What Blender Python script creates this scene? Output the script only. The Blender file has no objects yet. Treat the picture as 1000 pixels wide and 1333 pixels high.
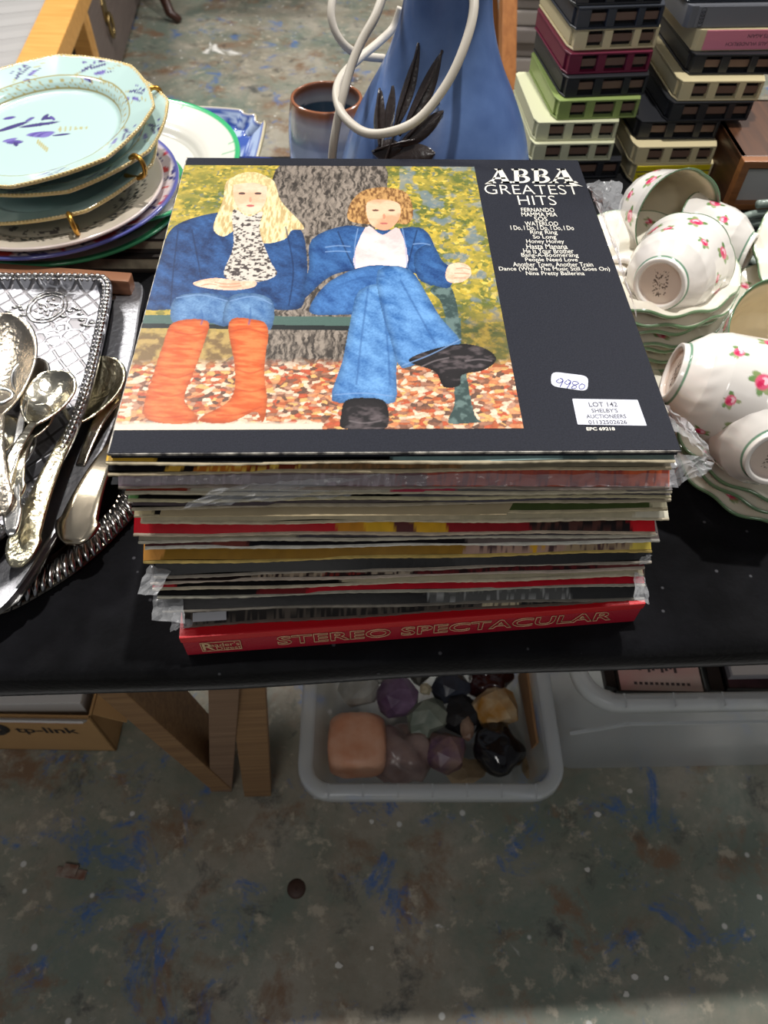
import bpy, bmesh, math, random
import numpy as np
from mathutils import Vector, Matrix, noise as mnoise

# ------------------------------------------------------------------ camera, world, lights, exposure
SC = bpy.context.scene
COL = SC.collection
HC, TABLE = 1.22, 0.75                      # camera height, table-top height
FPX, TH, RL = 960.0, math.radians(52.96), math.radians(1.815)
FW = np.array([0, math.cos(TH), -math.sin(TH)])
RT = np.array([1.0, 0, 0])
DN = np.array([0, -math.sin(TH), -math.cos(TH)])
R2 = RT*math.cos(RL) - DN*math.sin(RL)
D2 = RT*math.sin(RL) + DN*math.cos(RL)
cam = bpy.data.cameras.new('camera')
camo = bpy.data.objects.new('camera', cam); COL.objects.link(camo)
cam.sensor_fit = 'VERTICAL'; cam.sensor_height = 36; cam.lens = 36*FPX/1333
M = Matrix.Identity(4)
for i in range(3):
    M[i][0], M[i][1], M[i][2] = R2[i], -D2[i], -FW[i]
M[2][3] = HC
camo.matrix_world = M
cam.clip_start = 0.01; cam.clip_end = 60
cam.dof.use_dof = True; cam.dof.focus_distance = 0.50; cam.dof.aperture_fstop = 12.5
SC.camera = camo

w = bpy.data.worlds.new('hall_air'); SC.world = w; w.use_nodes = True
w.node_tree.nodes['Background'].inputs[0].default_value = (0.86, 0.90, 1.0, 1)
w.node_tree.nodes['Background'].inputs[1].default_value = 0.125

def lamp(name, loc, aim, size, power, colr=(1, .97, .93), sy=None):
    l = bpy.data.lights.new(name, 'AREA'); l.energy = power; l.color = colr
    l.shape = 'RECTANGLE'; l.size = size; l.size_y = sy or size
    o = bpy.data.objects.new(name, l); COL.objects.link(o); o.location = loc
    o.rotation_euler = (Vector(aim)-Vector(loc)).to_track_quat('-Z', 'Y').to_euler()
    return o
lamp('ceiling_lamp', (0.25, 0.95, 3.7), (0.1, .5, 0), .08, 76)
lamp('ceiling_lamp.001', (-1.7, 2.9, 3.8), (-.3, 1.5, 0), .5, 92)
lamp('ceiling_lamp.002', (2.0, 3.0, 3.8), (.5, 1.0, 0), .5, 76)
lamp('ceiling_lamp.003', (-0.4, -2.4, 3.6), (0, .4, .7), .9, 23)
lamp('reflection_fill_left', (-2.6, 1.9, 3.8), (-.3, .5, .7), .6, 32)  # unseen side lamp, added to give the silver more reflections
lamp('reflection_fill_right', (2.6, 1.9, 3.8), (.3, .5, .7), .6, 28)  # its partner on the right, also added for reflections in the metal
vs = SC.view_settings
vs.view_transform = 'Standard'; vs.look = 'None'; vs.gamma = 1; vs.exposure = 0.0
try: vs.use_curve_mapping = False
except Exception: pass

# ------------------------------------------------------------------ helpers
rnd = random.Random(7)
def ray(x, y): return FW + (x-500)/FPX*R2 + (y-666.5)/FPX*D2
def atz(x, y, z):
    """the point at height z that lies behind photo pixel x, y"""
    d = ray(x, y); t = (z-HC)/d[2]
    return Vector((d[0]*t, d[1]*t, z))
def atd(x, y, Z):
    """the point at depth Z behind photo pixel x, y"""
    d = ray(x, y)*Z
    return Vector((d[0], d[1], d[2]+HC))
def lin(v):
    v = v/255.0
    return v/12.92 if v <= .04045 else ((v+.055)/1.055)**2.4
def rgb(r, g, b): return (lin(r), lin(g), lin(b), 1.0)

MATS = {}
def mat(name, col=(.5, .5, .5, 1), rough=.5, metal=0, coat=0, bump=0, bscale=80, var=0, vscale=20, spec=.5, trans=0, attr=False, sss=0, fac2=None):
    if name in MATS: return MATS[name]
    m = bpy.data.materials.new(name); m.use_nodes = True; MATS[name] = m
    nt = m.node_tree; b = nt.nodes['Principled BSDF']
    b.inputs['Base Color'].default_value = col
    b.inputs['Roughness'].default_value = rough; b.inputs['Metallic'].default_value = metal
    b.inputs['Coat Weight'].default_value = coat; b.inputs['Coat Roughness'].default_value = .12
    b.inputs['Specular IOR Level'].default_value = spec
    b.inputs['Transmission Weight'].default_value = trans
    if sss:
        b.inputs['Subsurface Weight'].default_value = sss; b.inputs['Subsurface Radius'].default_value = (.02, .012, .008)
    m.diffuse_color = col
    tc = nt.nodes.new('ShaderNodeTexCoord')
    src = None
    if attr:
        a = nt.nodes.new('ShaderNodeAttribute'); a.attribute_name = 'col'; src = a.outputs['Color']
        nt.links.new(src, b.inputs['Base Color'])
    if var:
        n = nt.nodes.new('ShaderNodeTexNoise'); n.inputs['Scale'].default_value = vscale; n.inputs['Detail'].default_value = 6
        nt.links.new(tc.outputs['Object'], n.inputs['Vector'])
        mx = nt.nodes.new('ShaderNodeMix'); mx.data_type = 'RGBA'
        c2 = fac2 or tuple([max(0, c*(1-var)) for c in col[:3]])+(1,)
        mx.inputs['A'].default_value = col; mx.inputs['B'].default_value = c2
        if src: nt.links.new(src, mx.inputs['A'])
        rp = nt.nodes.new('ShaderNodeValToRGB'); rp.color_ramp.elements[0].position = .35; rp.color_ramp.elements[1].position = .68
        nt.links.new(n.outputs['Fac'], rp.inputs['Fac'])
        nt.links.new(rp.outputs['Color'], mx.inputs['Factor'])
        nt.links.new(mx.outputs['Result'], b.inputs['Base Color'])
    if bump:
        n = nt.nodes.new('ShaderNodeTexNoise'); n.inputs['Scale'].default_value = bscale; n.inputs['Detail'].default_value = 4
        nt.links.new(tc.outputs['Object'], n.inputs['Vector'])
        bp = nt.nodes.new('ShaderNodeBump'); bp.inputs['Strength'].default_value = bump; bp.inputs['Distance'].default_value = .002
        nt.links.new(n.outputs['Fac'], bp.inputs['Height']); nt.links.new(bp.outputs['Normal'], b.inputs['Normal'])
    return m

def wood(name, c1, c2, rough=.45, scale=(3, 60, 60)):
    if name in MATS: return MATS[name]
    m = bpy.data.materials.new(name); m.use_nodes = True; MATS[name] = m
    nt = m.node_tree; b = nt.nodes['Principled BSDF']; b.inputs['Roughness'].default_value = rough
    tc = nt.nodes.new('ShaderNodeTexCoord'); mp = nt.nodes.new('ShaderNodeMapping'); mp.inputs['Scale'].default_value = scale
    n = nt.nodes.new('ShaderNodeTexNoise'); n.inputs['Scale'].default_value = 2; n.inputs['Detail'].default_value = 7; n.inputs['Distortion'].default_value = .6
    r = nt.nodes.new('ShaderNodeValToRGB')
    r.color_ramp.elements[0].position = .3; r.color_ramp.elements[1].position = .7
    r.color_ramp.elements[0].color = c1; r.color_ramp.elements[1].color = c2
    nt.links.new(tc.outputs['Object'], mp.inputs[0]); nt.links.new(mp.outputs[0], n.inputs['Vector'])
    nt.links.new(n.outputs['Fac'], r.inputs[0]); nt.links.new(r.outputs[0], b.inputs['Base Color'])
    return m

def sheet_mat(name, col, clear=.6, rough=.12, bump=.6, bscale=60):
    """thin plastic: part see-through, part milky, glossy"""
    if name in MATS: return MATS[name]
    m = bpy.data.materials.new(name); m.use_nodes = True; MATS[name] = m
    nt = m.node_tree; b = nt.nodes['Principled BSDF']; out = nt.nodes['Material Output']
    b.inputs['Base Color'].default_value = col; b.inputs['Roughness'].default_value = rough
    t = nt.nodes.new('ShaderNodeBsdfTransparent'); t.inputs[0].default_value = (.97, .97, .97, 1)
    mx = nt.nodes.new('ShaderNodeMixShader'); mx.inputs[0].default_value = 1-clear
    nt.links.new(t.outputs[0], mx.inputs[1]); nt.links.new(b.outputs[0], mx.inputs[2]); nt.links.new(mx.outputs[0], out.inputs[0])
    if bump:
        tc = nt.nodes.new('ShaderNodeTexCoord')
        n = nt.nodes.new('ShaderNodeTexVoronoi'); n.inputs['Scale'].default_value = bscale
        nt.links.new(tc.outputs['Object'], n.inputs['Vector'])
        bp = nt.nodes.new('ShaderNodeBump'); bp.inputs['Strength'].default_value = bump; bp.inputs['Distance'].default_value = .004
        nt.links.new(n.outputs['Distance'], bp.inputs['Height']); nt.links.new(bp.outputs['Normal'], b.inputs['Normal'])
    return m

def empty(name, label, cat, loc=(0, 0, 0), rot=(0, 0, 0), group=None):
    o = bpy.data.objects.new(name, None); COL.objects.link(o); o.empty_display_size = .02
    o.location = loc; o.rotation_euler = rot
    o['label'] = label; o['category'] = cat
    if group: o['group'] = group
    return o
def tag(o, label=None, cat=None, group=None, kind=None):
    if label: o['label'] = label
    if cat: o['category'] = cat
    if group: o['group'] = group
    if kind: o['kind'] = kind
    return o
def obj(name, me, m=None, parent=None, loc=None, rot=None, smooth=False, label=None, kind=None):
    o = bpy.data.objects.new(name, me); COL.objects.link(o)
    if m is not None and len(me.materials) == 0:
        for q in (m if isinstance(m, (list, tuple)) else [m]): me.materials.append(q)
    if parent: o.parent = parent
    if loc is not None: o.location = loc
    if rot is not None: o.rotation_euler = rot
    if smooth: me.shade_smooth()
    if label: o['label'] = label
    if kind: o['kind'] = kind
    return o
def pydata(verts, faces):
    me = bpy.data.meshes.new('m'); me.from_pydata([tuple(v) for v in verts], [], faces); me.update(); return me
class MB:
    """collects boxes, prisms, tubes into one mesh"""
    def __init__(s): s.v = []; s.f = []
    def add(s, v, f):
        k = len(s.v); s.v += [tuple(q) for q in v]; s.f += [tuple(i+k for i in q) for q in f]; return s
    def box(s, x0, x1, y0, y1, z0, z1):
        v = [(x, y, z) for z in (z0, z1) for y in (y0, y1) for x in (x0, x1)]
        return s.add(v, [(0, 2, 3, 1), (4, 5, 7, 6), (0, 1, 5, 4), (2, 6, 7, 3), (0, 4, 6, 2), (1, 3, 7, 5)])
    def prism(s, poly, z0, z1):
        n = len(poly); v = [(p[0], p[1], z0) for p in poly]+[(p[0], p[1], z1) for p in poly]
        f = [tuple(range(n-1, -1, -1)), tuple(range(n, 2*n))]+[(i, (i+1) % n, n+(i+1) % n, n+i) for i in range(n)]
        return s.add(v, f)
    def beam(s, a, b, wx, wy, up=(0, 0, 1)):
        a, b = Vector(a), Vector(b); d = (b-a).normalized(); u = Vector(up)
        if abs(d.dot(u)) > .97: u = Vector((0, 1, 0))
        x = d.cross(u).normalized(); y = x.cross(d).normalized()
        v = [p+x*sx*wx/2+y*sy*wy/2 for p in (a, b) for sx, sy in ((-1, -1), (1, -1), (1, 1), (-1, 1))]
        return s.add(v, [(3, 2, 1, 0), (4, 5, 6, 7), (0, 1, 5, 4), (1, 2, 6, 5), (2, 3, 7, 6), (3, 0, 4, 7)])
    def tube(s, pts, r, n=10, closed=False):
        pts = [Vector(p) for p in pts]; N = len(pts); rr = r if isinstance(r, (list, tuple)) else [r]*N
        t0 = None; V = []
        for i, p in enumerate(pts):
            a = pts[(i-1) % N] if (closed or i > 0) else p; b = pts[(i+1) % N] if (closed or i < N-1) else p
            t = (b-a).normalized()
            if t0 is None:
                x = t.orthogonal().normalized()
            else:
                x = (x-t*x.dot(t)).normalized()
            t0 = t; y = t.cross(x)
            for k in range(n):
                an = 2*math.pi*k/n; V.append(p+(x*math.cos(an)+y*math.sin(an))*rr[i])
        F = []
        for i in range(N if closed else N-1):
            j = (i+1) % N
            for k in range(n): F.append((i*n+k, i*n+(k+1) % n, j*n+(k+1) % n, j*n+k))
        if not closed:
            F.append(tuple(range(n-1, -1, -1))); F.append(tuple((N-1)*n+k for k in range(n)))
        return s.add(V, F)
    def ball(s, c, rx, ry=None, rz=None, nu=8, nv=5):
        ry = ry or rx; rz = rz or rx; V = [(c[0], c[1], c[2]-rz)]; F = []
        for j in range(1, nv):
            ph = -math.pi/2+math.pi*j/nv
            for k in range(nu):
                th = 2*math.pi*k/nu
                V.append((c[0]+rx*math.cos(ph)*math.cos(th), c[1]+ry*math.cos(ph)*math.sin(th), c[2]+rz*math.sin(ph)))
        V.append((c[0], c[1], c[2]+rz)); T = len(V)-1
        for k in range(nu):
            F.append((0, 1+(k+1) % nu, 1+k)); F.append((T, T-nu+k, T-nu+(k+1) % nu))
        for j in range(nv-2):
            for k in range(nu):
                a = 1+j*nu
                F.append((a+k, a+(k+1) % nu, a+nu+(k+1) % nu, a+nu+k))
        return s.add(V, F)
    def mesh(s, bevel=0, seg=2):
        me = pydata(s.v, s.f)
        if bevel:
            bm = bmesh.new(); bm.from_mesh(me)
            bmesh.ops.bevel(bm, geom=bm.edges[:], offset=bevel, segments=seg, affect='EDGES', profile=.7)
            bm.to_mesh(me); bm.free()
        return me
def lathe(prof, n=64, rfun=None, zfun=None):
    """revolve (r, z) points; rfun(theta, r, z) scales the radius"""
    prof = np.array(prof, float); P = len(prof); th = np.arange(n)*2*math.pi/n
    V = np.zeros((P, n, 3)); r = np.repeat(prof[:, :1], n, 1); z = np.repeat(prof[:, 1:2], n, 1); T = np.repeat(th[None], P, 0)
    rr = r*(rfun(T, r, z) if rfun else 1); zz = z+(zfun(T, r, z) if zfun else 0)
    V[..., 0] = rr*np.cos(T); V[..., 1] = rr*np.sin(T); V[..., 2] = zz
    F = [(i*n+k, i*n+(k+1) % n, (i+1)*n+(k+1) % n, (i+1)*n+k) for i in range(P-1) for k in range(n)]
    me = pydata(V.reshape(-1, 3), F); me.shade_smooth()
    return me
def densify(prof, step):
    out = [prof[0]]
    for a, b in zip(prof, prof[1:]):
        L = math.dist(a, b); k = max(1, int(L/step))
        out += [(a[0]+(b[0]-a[0])*i/k, a[1]+(b[1]-a[1])*i/k) for i in range(1, k+1)]
    return out
def verts_np(me):
    a = np.zeros(len(me.vertices)*3, np.float32); me.vertices.foreach_get('co', a); return a.reshape(-1, 3)
def setcol(me, C):
    C = np.asarray(C, np.float32)
    if C.shape[1] == 3: C = np.c_[C, np.ones(len(C), np.float32)]
    a = me.attributes.new('col', 'FLOAT_COLOR', 'POINT'); a.data.foreach_set('color', np.ascontiguousarray(C, np.float32).ravel())
def L3(*c): return np.array([lin(v) for v in c])
_tab = np.random.RandomState(3).rand(256, 256)
def vnoise(x, y):
    xi = np.floor(x).astype(int); yi = np.floor(y).astype(int); fx = x-xi; fy = y-yi
    fx = fx*fx*(3-2*fx); fy = fy*fy*(3-2*fy); g = lambda a, b: _tab[a % 256, b % 256]
    return (g(xi, yi)*(1-fx)+g(xi+1, yi)*fx)*(1-fy)+(g(xi, yi+1)*(1-fx)+g(xi+1, yi+1)*fx)*fy
def fbm(x, y, o=4):
    s = 0; a = .5; t = 0
    for i in range(o):
        s = s+a*vnoise(x*2**i+17*i, y*2**i+31*i); t += a; a *= .55
    return s/t
def spline(pts, k=6, closed=True):
    P = [np.array(p, float) for p in pts]; n = len(P); out = []
    rng = range(n) if closed else range(n-1)
    for i in rng:
        if closed: p0, p1, p2, p3 = P[i-1], P[i], P[(i+1) % n], P[(i+2) % n]
        else: p0, p1, p2, p3 = P[max(0, i-1)], P[i], P[i+1], P[min(n-1, i+2)]
        for j in range(k):
            t = j/k
            out.append(.5*((2*p1)+(-p0+p2)*t+(2*p0-5*p1+4*p2-p3)*t*t+(-p0+3*p1-3*p2+p3)*t**3))
    if not closed: out.append(P[-1])
    return out
def inpoly(X, Y, poly):
    r = np.zeros(X.shape, bool); n = len(poly)
    for i in range(n):
        x1, y1 = poly[i][:2]; x2, y2 = poly[(i+1) % n][:2]
        if y1 == y2: continue
        c = ((y1 > Y) != (y2 > Y)) & (X < (x2-x1)*(Y-y1)/(y2-y1)+x1)
        r ^= c
    return r
def text_mesh(body, size, sx=1, offset=0, outline=0, align='CENTER', extrude=0, shear=0, spacing=1):
    cu = bpy.data.curves.new('t', 'FONT'); cu.body = body; cu.size = size; cu.align_x = align; cu.align_y = 'CENTER'
    cu.offset = offset; cu.extrude = extrude; cu.shear = shear; cu.resolution_u = 3; cu.space_character = spacing
    if outline: cu.fill_mode = 'NONE'; cu.bevel_depth = outline; cu.bevel_resolution = 0
    o = bpy.data.objects.new('t', cu); COL.objects.link(o)
    bpy.context.view_layer.update()
    me = bpy.data.meshes.new_from_object(o.evaluated_get(bpy.context.evaluated_depsgraph_get()))
    bpy.data.objects.remove(o); bpy.data.curves.remove(cu)
    if sx != 1: me.transform(Matrix.Diagonal((sx, 1, 1, 1)))
    return me

# ------------------------------------------------------------------ materials
PRINT = mat('print_gloss', rough=.42, attr=True, spec=.22, bump=.05, bscale=300)
GLAZE = mat('painted_glaze', rough=.14, attr=True, coat=.4, spec=.5)
CARD = mat('card_edge', rgb(212, 200, 172), .8, var=.25, vscale=60)
KRAFT = mat('inner_paper', rgb(196, 178, 142), .8, var=.2, vscale=30)
DARK = mat('dark_void', rgb(20, 18, 18), .8)
SILVER = mat('silver_plate', rgb(188, 186, 182), .2, 1, bump=.15, bscale=90)
TARN = mat('worn_silver', rgb(196, 190, 172), .2, 1, bump=.35, bscale=160)
PEWTER = mat('grey_metal', rgb(150, 150, 154), .42, 1, bump=.25, bscale=200)
WHITEPAPER = mat('white_paper', rgb(206, 208, 220), .6)
CLEAR = sheet_mat('clear_bag', (.85, .86, .88, 1), .74, .1, .9, 90)
CRATE = sheet_mat('clear_crate', (.66, .70, .72, 1), .64, .3, .1, 20)
CRATERIM = sheet_mat('crate_rim_plastic', (.66, .70, .72, 1), .40, .28, .1, 20)

# ------------------------------------------------------------------ setting: the painted concrete floor
def floor_mat():
    m = bpy.data.materials.new('paint_spattered_concrete'); m.use_nodes = True; nt = m.node_tree; b = nt.nodes['Principled BSDF']
    tc = nt.nodes.new('ShaderNodeTexCoord')
    def noise(scale, det=8, rough=.6, dist=0, off=0):
        mp = nt.nodes.new('ShaderNodeMapping'); mp.inputs['Location'].default_value = (off, off*.7, off*.3)
        nt.links.new(tc.outputs['Object'], mp.inputs[0])
        n = nt.nodes.new('ShaderNodeTexNoise'); n.inputs['Scale'].default_value = scale; n.inputs['Detail'].default_value = det
        n.inputs['Roughness'].default_value = rough; n.inputs['Distortion'].default_value = dist
        nt.links.new(mp.outputs[0], n.inputs['Vector']); return n.outputs['Fac']
    def ramp(f, *st):
        r = nt.nodes.new('ShaderNodeValToRGB'); e = r.color_ramp.elements
        while len(e) < len(st): e.new(.5)
        for q, (p, c) in zip(e, st): q.position = p; q.color = c
        nt.links.new(f, r.inputs[0]); return r.outputs[0]
    def mix(f, a, c):
        x = nt.nodes.new('ShaderNodeMix'); x.data_type = 'RGBA'
        nt.links.new(f, x.inputs['Factor']); nt.links.new(a, x.inputs['A'])
        if isinstance(c, tuple): x.inputs['B'].default_value = c
        else: nt.links.new(c, x.inputs['B'])
        return x.outputs['Result']
    k, wt = (0, 0, 0, 1), (1, 1, 1, 1)
    base = ramp(noise(4, 10, .68), (.28, rgb(112, 100, 84)), (.45, rgb(142, 136, 120)), (.62, rgb(164, 158, 144)), (.8, rgb(182, 172, 154)))
    grn = ramp(noise(2.6, 10, .72, .4, 3.1), (.46, k), (.62, (.8, .8, .8, 1)))
    c = mix(grn, base, rgb(104, 120, 108))
    brn = ramp(noise(7, 9, .7, .3, 7.7), (.53, k), (.63, wt)); c = mix(brn, c, rgb(128, 104, 82))
    lt = ramp(noise(34, 6, .7, .2, 1.7), (.57, k), (.66, (.8, .8, .8, 1))); c = mix(lt, c, rgb(186, 176, 156))
    dk = ramp(noise(14, 8, .72, .3, 12.2), (.56, k), (.68, (.85, .85, .85, 1))); c = mix(dk, c, rgb(66, 68, 66))
    bl = ramp(noise(9, 10, .78, .5, 21.4), (.562, k), (.64, (.85, .85, .85, 1))); c = mix(bl, c, rgb(58, 104, 168))
    wh = ramp(noise(3.3, 8, .6, 1.2, 33.3), (.672, k), (.70, wt)); c = mix(wh, c, rgb(232, 230, 224))
    v = nt.nodes.new('ShaderNodeTexVoronoi'); v.inputs['Scale'].default_value = 19; nt.links.new(tc.outputs['Object'], v.inputs['Vector'])
    sp = ramp(v.outputs['Distance'], (.07, wt), (.1, k)); c = mix(sp, c, rgb(206, 206, 200))
    nt.links.new(c, b.inputs['Base Color'])
    rr = ramp(noise(9, 6, .6, 0, 5), (.3, (.38, .38, .38, 1)), (.7, (.62, .62, .62, 1))); nt.links.new(rr, b.inputs['Roughness'])
    bp = nt.nodes.new('ShaderNodeBump'); bp.inputs['Strength'].default_value = .25; bp.inputs['Distance'].default_value = .004
    nt.links.new(noise(60, 8, .7), bp.inputs['Height']); nt.links.new(bp.outputs['Normal'], b.inputs['Normal'])
    return m
fl = obj('floor', MB().box(-6, 6, -4, 9, -.1, 0).mesh(), floor_mat()); tag(fl, 'grey concrete floor worn and spattered with blue green and white paint', kind='structure')

# ------------------------------------------------------------------ table and cloth
TYAW = math.radians(4.6)
TO = atz(500, 850, TABLE); TO.y = 0.238                    # front edge of the table near the stack
tab = empty('trestle_table', 'wooden trestle table under the black velvet cloth, its splayed legs showing below', 'table', (0.0, TO.y, 0), (0, 0, TYAW))
PINE = wood('pine', rgb(122, 90, 60), rgb(152, 118, 80), .6)
PINE2 = wood('pine_pale', rgb(116, 90, 70), rgb(142, 114, 90), .7)
obj('tabletop', MB().box(-.95, .95, .012, .672, TABLE-.026, TABLE-.004).mesh(.002), PINE2, tab)
inv = Matrix.LocRotScale(tab.location, tab.rotation_euler.to_quaternion(), None).inverted()
def leg(pa, pb, w1, w2, m, up=(0, 0, 1)):
    a, b = inv @ Vector(pa), inv @ Vector(pb)
    return obj('leg', MB().beam(a, b, w1, w2, up).mesh(.002), m, tab)
zt = TABLE-.03
def ext(a, b, z):                                           # stretch the line a-b up to height z
    a, b = Vector(a), Vector(b); d = b-a; return a+d*((z-a.z)/d.z)
f1, g1 = atz(289, 1012, .012), atz(293, 885, .42); leg(f1, ext(f1, g1, zt), .034, .045, PINE2)
f2, g2 = atz(336, 1028, .012), atz(322, 885, .42); leg(f2, ext(f2, g2, zt), .042, .022, PINE)
br = (atz(287, 1022, .03), atz(118, 872, .50)); leg(br[0]+Vector((0, .03, 0)), Vector(br[1])+Vector((0, .03, 0)), .03, .075, PINE, (0, 1, 0))
leg((.88, .42, .012), (.82, .50, zt), .034, .045, PINE2)
leg((.88, .80, .012), (.82, .74, zt), .034, .045, PINE2)
leg((-.30, .85, .012), (-.22, .75, zt), .034, .045, PINE2)
def velvet():
    m = bpy.data.materials.new('black_velvet'); m.use_nodes = True; nt = m.node_tree; b = nt.nodes['Principled BSDF']
    b.inputs['Roughness'].default_value = .95; b.inputs['Specular IOR Level'].default_value = .15
    b.inputs['Sheen Weight'].default_value = .12; b.inputs['Sheen Roughness'].default_value = .4
    tc = nt.nodes.new('ShaderNodeTexCoord')
    n = nt.nodes.new('ShaderNodeTexNoise'); n.inputs['Scale'].default_value = 9; n.inputs['Detail'].default_value = 9; n.inputs['Roughness'].default_value = .65
    r = nt.nodes.new('ShaderNodeValToRGB'); r.color_ramp.elements[0].position = .42; r.color_ramp.elements[1].position = .78
    r.color_ramp.elements[0].color = rgb(7, 7, 9); r.color_ramp.elements[1].color = rgb(26, 26, 30)
    v = nt.nodes.new('ShaderNodeTexVoronoi'); v.inputs['Scale'].default_value = 55
    r2 = nt.nodes.new('ShaderNodeValToRGB'); r2.color_ramp.elements[0].position = .05; r2.color_ramp.elements[1].position = .09
    r2.color_ramp.elements[0].color = (.12, .12, .13, 1); r2.color_ramp.elements[1].color = (0, 0, 0, 1)
    ad = nt.nodes.new('ShaderNodeMix'); ad.data_type = 'RGBA'; ad.blend_type = 'ADD'; ad.inputs['Factor'].default_value = .5
    for q in (n, v): nt.links.new(tc.outputs['Object'], q.inputs['Vector'])
    nt.links.new(n.outputs['Fac'], r.inputs[0]); nt.links.new(v.outputs['Distance'], r2.inputs[0])
    nt.links.new(r.outputs[0], ad.inputs['A']); nt.links.new(r2.outputs[0], ad.inputs['B']); nt.links.new(ad.outputs['Result'], b.inputs['Base Color'])
    bp = nt.nodes.new('ShaderNodeBump'); bp.inputs['Strength'].default_value = .3; bp.inputs['Distance'].default_value = .002
    n2 = nt.nodes.new('ShaderNodeTexNoise'); n2.inputs['Scale'].default_value = 260; nt.links.new(tc.outputs['Object'], n2.inputs['Vector'])
    nt.links.new(n2.outputs['Fac'], bp.inputs['Height']); nt.links.new(bp.outputs['Normal'], b.inputs['Normal'])
    return m
def cloth_mesh():
    sec = [(-.012, -.034), (-.0135, -.02), (-.013, -.008), (-.010, -.0025), (-.004, -.0004), (.004, 0)]
    sec += [(y, 0) for y in np.linspace(.03, .675, 22)] + [(.684, -.004), (.687, -.02), (.689, -.12)]
    V = []; nx = 90
    for i in range(nx+1):
        x = -.97+1.94*i/nx
        for (y, z) in sec:
            dz = 0.0
            if y < 0: dz = .0012*math.sin(x*11)+.0006*math.sin(x*29+1) if z < -.015 else 0
            dy = (.001*math.sin(x*17+.6)) if z < -.006 and y < 0 else 0
            V.append((x, y+dy, z+dz))
    n = len(sec); F = [(i*n+j, (i+1)*n+j, (i+1)*n+j+1, i*n+j+1) for i in range(nx) for j in range(n-1)]
    me = pydata(V, F); me.shade_smooth(); return me
cl = obj('tablecloth', cloth_mesh(), velvet(), loc=(0, TO.y, TABLE), rot=(0, 0, TYAW))
tag(cl, 'black velvet cloth with lint specks covering the table', 'tablecloth')
sm = cl.modifiers.new('thick', 'SOLIDIFY'); sm.thickness = .003; sm.offset = -1

# ------------------------------------------------------------------ the stack of records
W = .315
ZTOP = HC-.3025
BOXTOP = HC-.4428
def frontpose(xl, yl, xr, yr, z):
    a, b = atz(xl, yl, z), atz(xr, yr, z); d = b-a
    c = (a+b)/2; return c, math.atan2(d.y, d.x)
def segcol(u, segs):
    C = np.zeros((len(u), 3))
    for (u0, u1, c) in segs:
        k = (u >= u0) & (u <= u1); C[k] = L3(*c)*(.42 if max(c) < 70 else .95)
    return C
def sleeve_mesh(T, e, segs, seed, tex=.25, sp=(), hw=W/2, depth=W):
    """one slim sleeve: thin at the open front edge, full where the disc lies"""
    rs = random.Random(seed); nx = 260
    ys = [0, .004, .009, .014, .020, .05, depth-.02, depth]; zs = [e, e+(T-e)*.3, e+(T-e)*.62, e+(T-e)*.88, T, T, T, T*.8]
    u = np.linspace(0, 1, nx+1); ph = rs.random()*6
    wob = .0006*np.sin(u*9+ph)+.0004*np.sin(u*23+ph*2)
    V = []; C = []
    base = segcol(u, segs)
    for j, (y, z) in enumerate(zip(ys, zs)):
        zz = z+(wob*np.array([1, .8, .5, .2, 0, 0, 0, 0][j])); zz = np.minimum(zz, T)
        V.append(np.stack([(u-.5)*2*hw, np.full(nx+1, y)+.0006*np.sin(u*14+ph), zz], 1))
        n = fbm(u*60+seed*9, np.full(nx+1, y*400+seed), 4)
        shade = 1-tex*(n*1.6-.5)
        bs = base.copy()
        for (u0, u1, c_, t_) in sp:
            q = (u >= u0) & (u <= u1) & (fbm(u*140+seed, np.full(nx+1, y*260+seed*3.), 3) > t_); bs[q] = L3(*c_)
        sl = np.interp(u+(j*.006 if seed % 2 else -j*.005), u, np.arange(nx+1)).astype(int).clip(0, nx)
        C.append(bs[sl]*np.clip(shade, .2, 1.5)[:, None])
    ns = len(ys); V = np.concatenate(V); C = np.concatenate(C)
    F = [(j*(nx+1)+i, j*(nx+1)+i+1, (j+1)*(nx+1)+i+1, (j+1)*(nx+1)+i) for j in range(ns-1) for i in range(nx)]
    k = len(V)                                     # underside
    V = np.r_[V, [(-hw, 0.001, 0.0), (hw, 0.001, 0.0), (hw, depth, 0.0), (-hw, depth, 0.0)]]
    C = np.r_[C, np.repeat(C[:1]*.8, 4, 0)]
    F.append((k+3, k+2, k+1, k))
    F.append(tuple([k+3, k]+[j*(nx+1) for j in range(ns)]))
    F.append(tuple([k+1, k+2]+[j*(nx+1)+nx for j in range(ns-1, -1, -1)]))
    F.append(tuple([k+2, k+3, (ns-1)*(nx+1), (ns-1)*(nx+1)+nx]))
    me = pydata(V, F); setcol(me, C); me.shade_smooth(); return me
def edge_mesh(e, seed, hw=W/2, lo=.0):
    """the frayed card edge along the open side"""
    nx = 120; u = np.linspace(0, 1, nx+1); rs = np.random.RandomState(seed)
    fr = .0005*rs.rand(nx+1); ph = seed*1.7
    w = .0006*np.sin(u*9+ph)
    V = []
    for (y, z) in ((.003, lo), (-.0009, lo), (-.0011, e*.55+lo), (-.0008, e+lo), (.0003, e+lo+.0001)):
        V.append(np.stack([(u-.5)*2*hw, y-fr*(1 if y < 0 else 0)+.0006*np.sin(u*14+ph), z+(w*.5 if z > lo else 0)+np.zeros(nx+1)], 1))
    V = np.concatenate(V); F = [(j*(nx+1)+i, j*(nx+1)+i+1, (j+1)*(nx+1)+i+1, (j+1)*(nx+1)+i) for j in range(4) for i in range(nx)]
    return pydata(V, F)
BK = (26, 25, 28)
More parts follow.
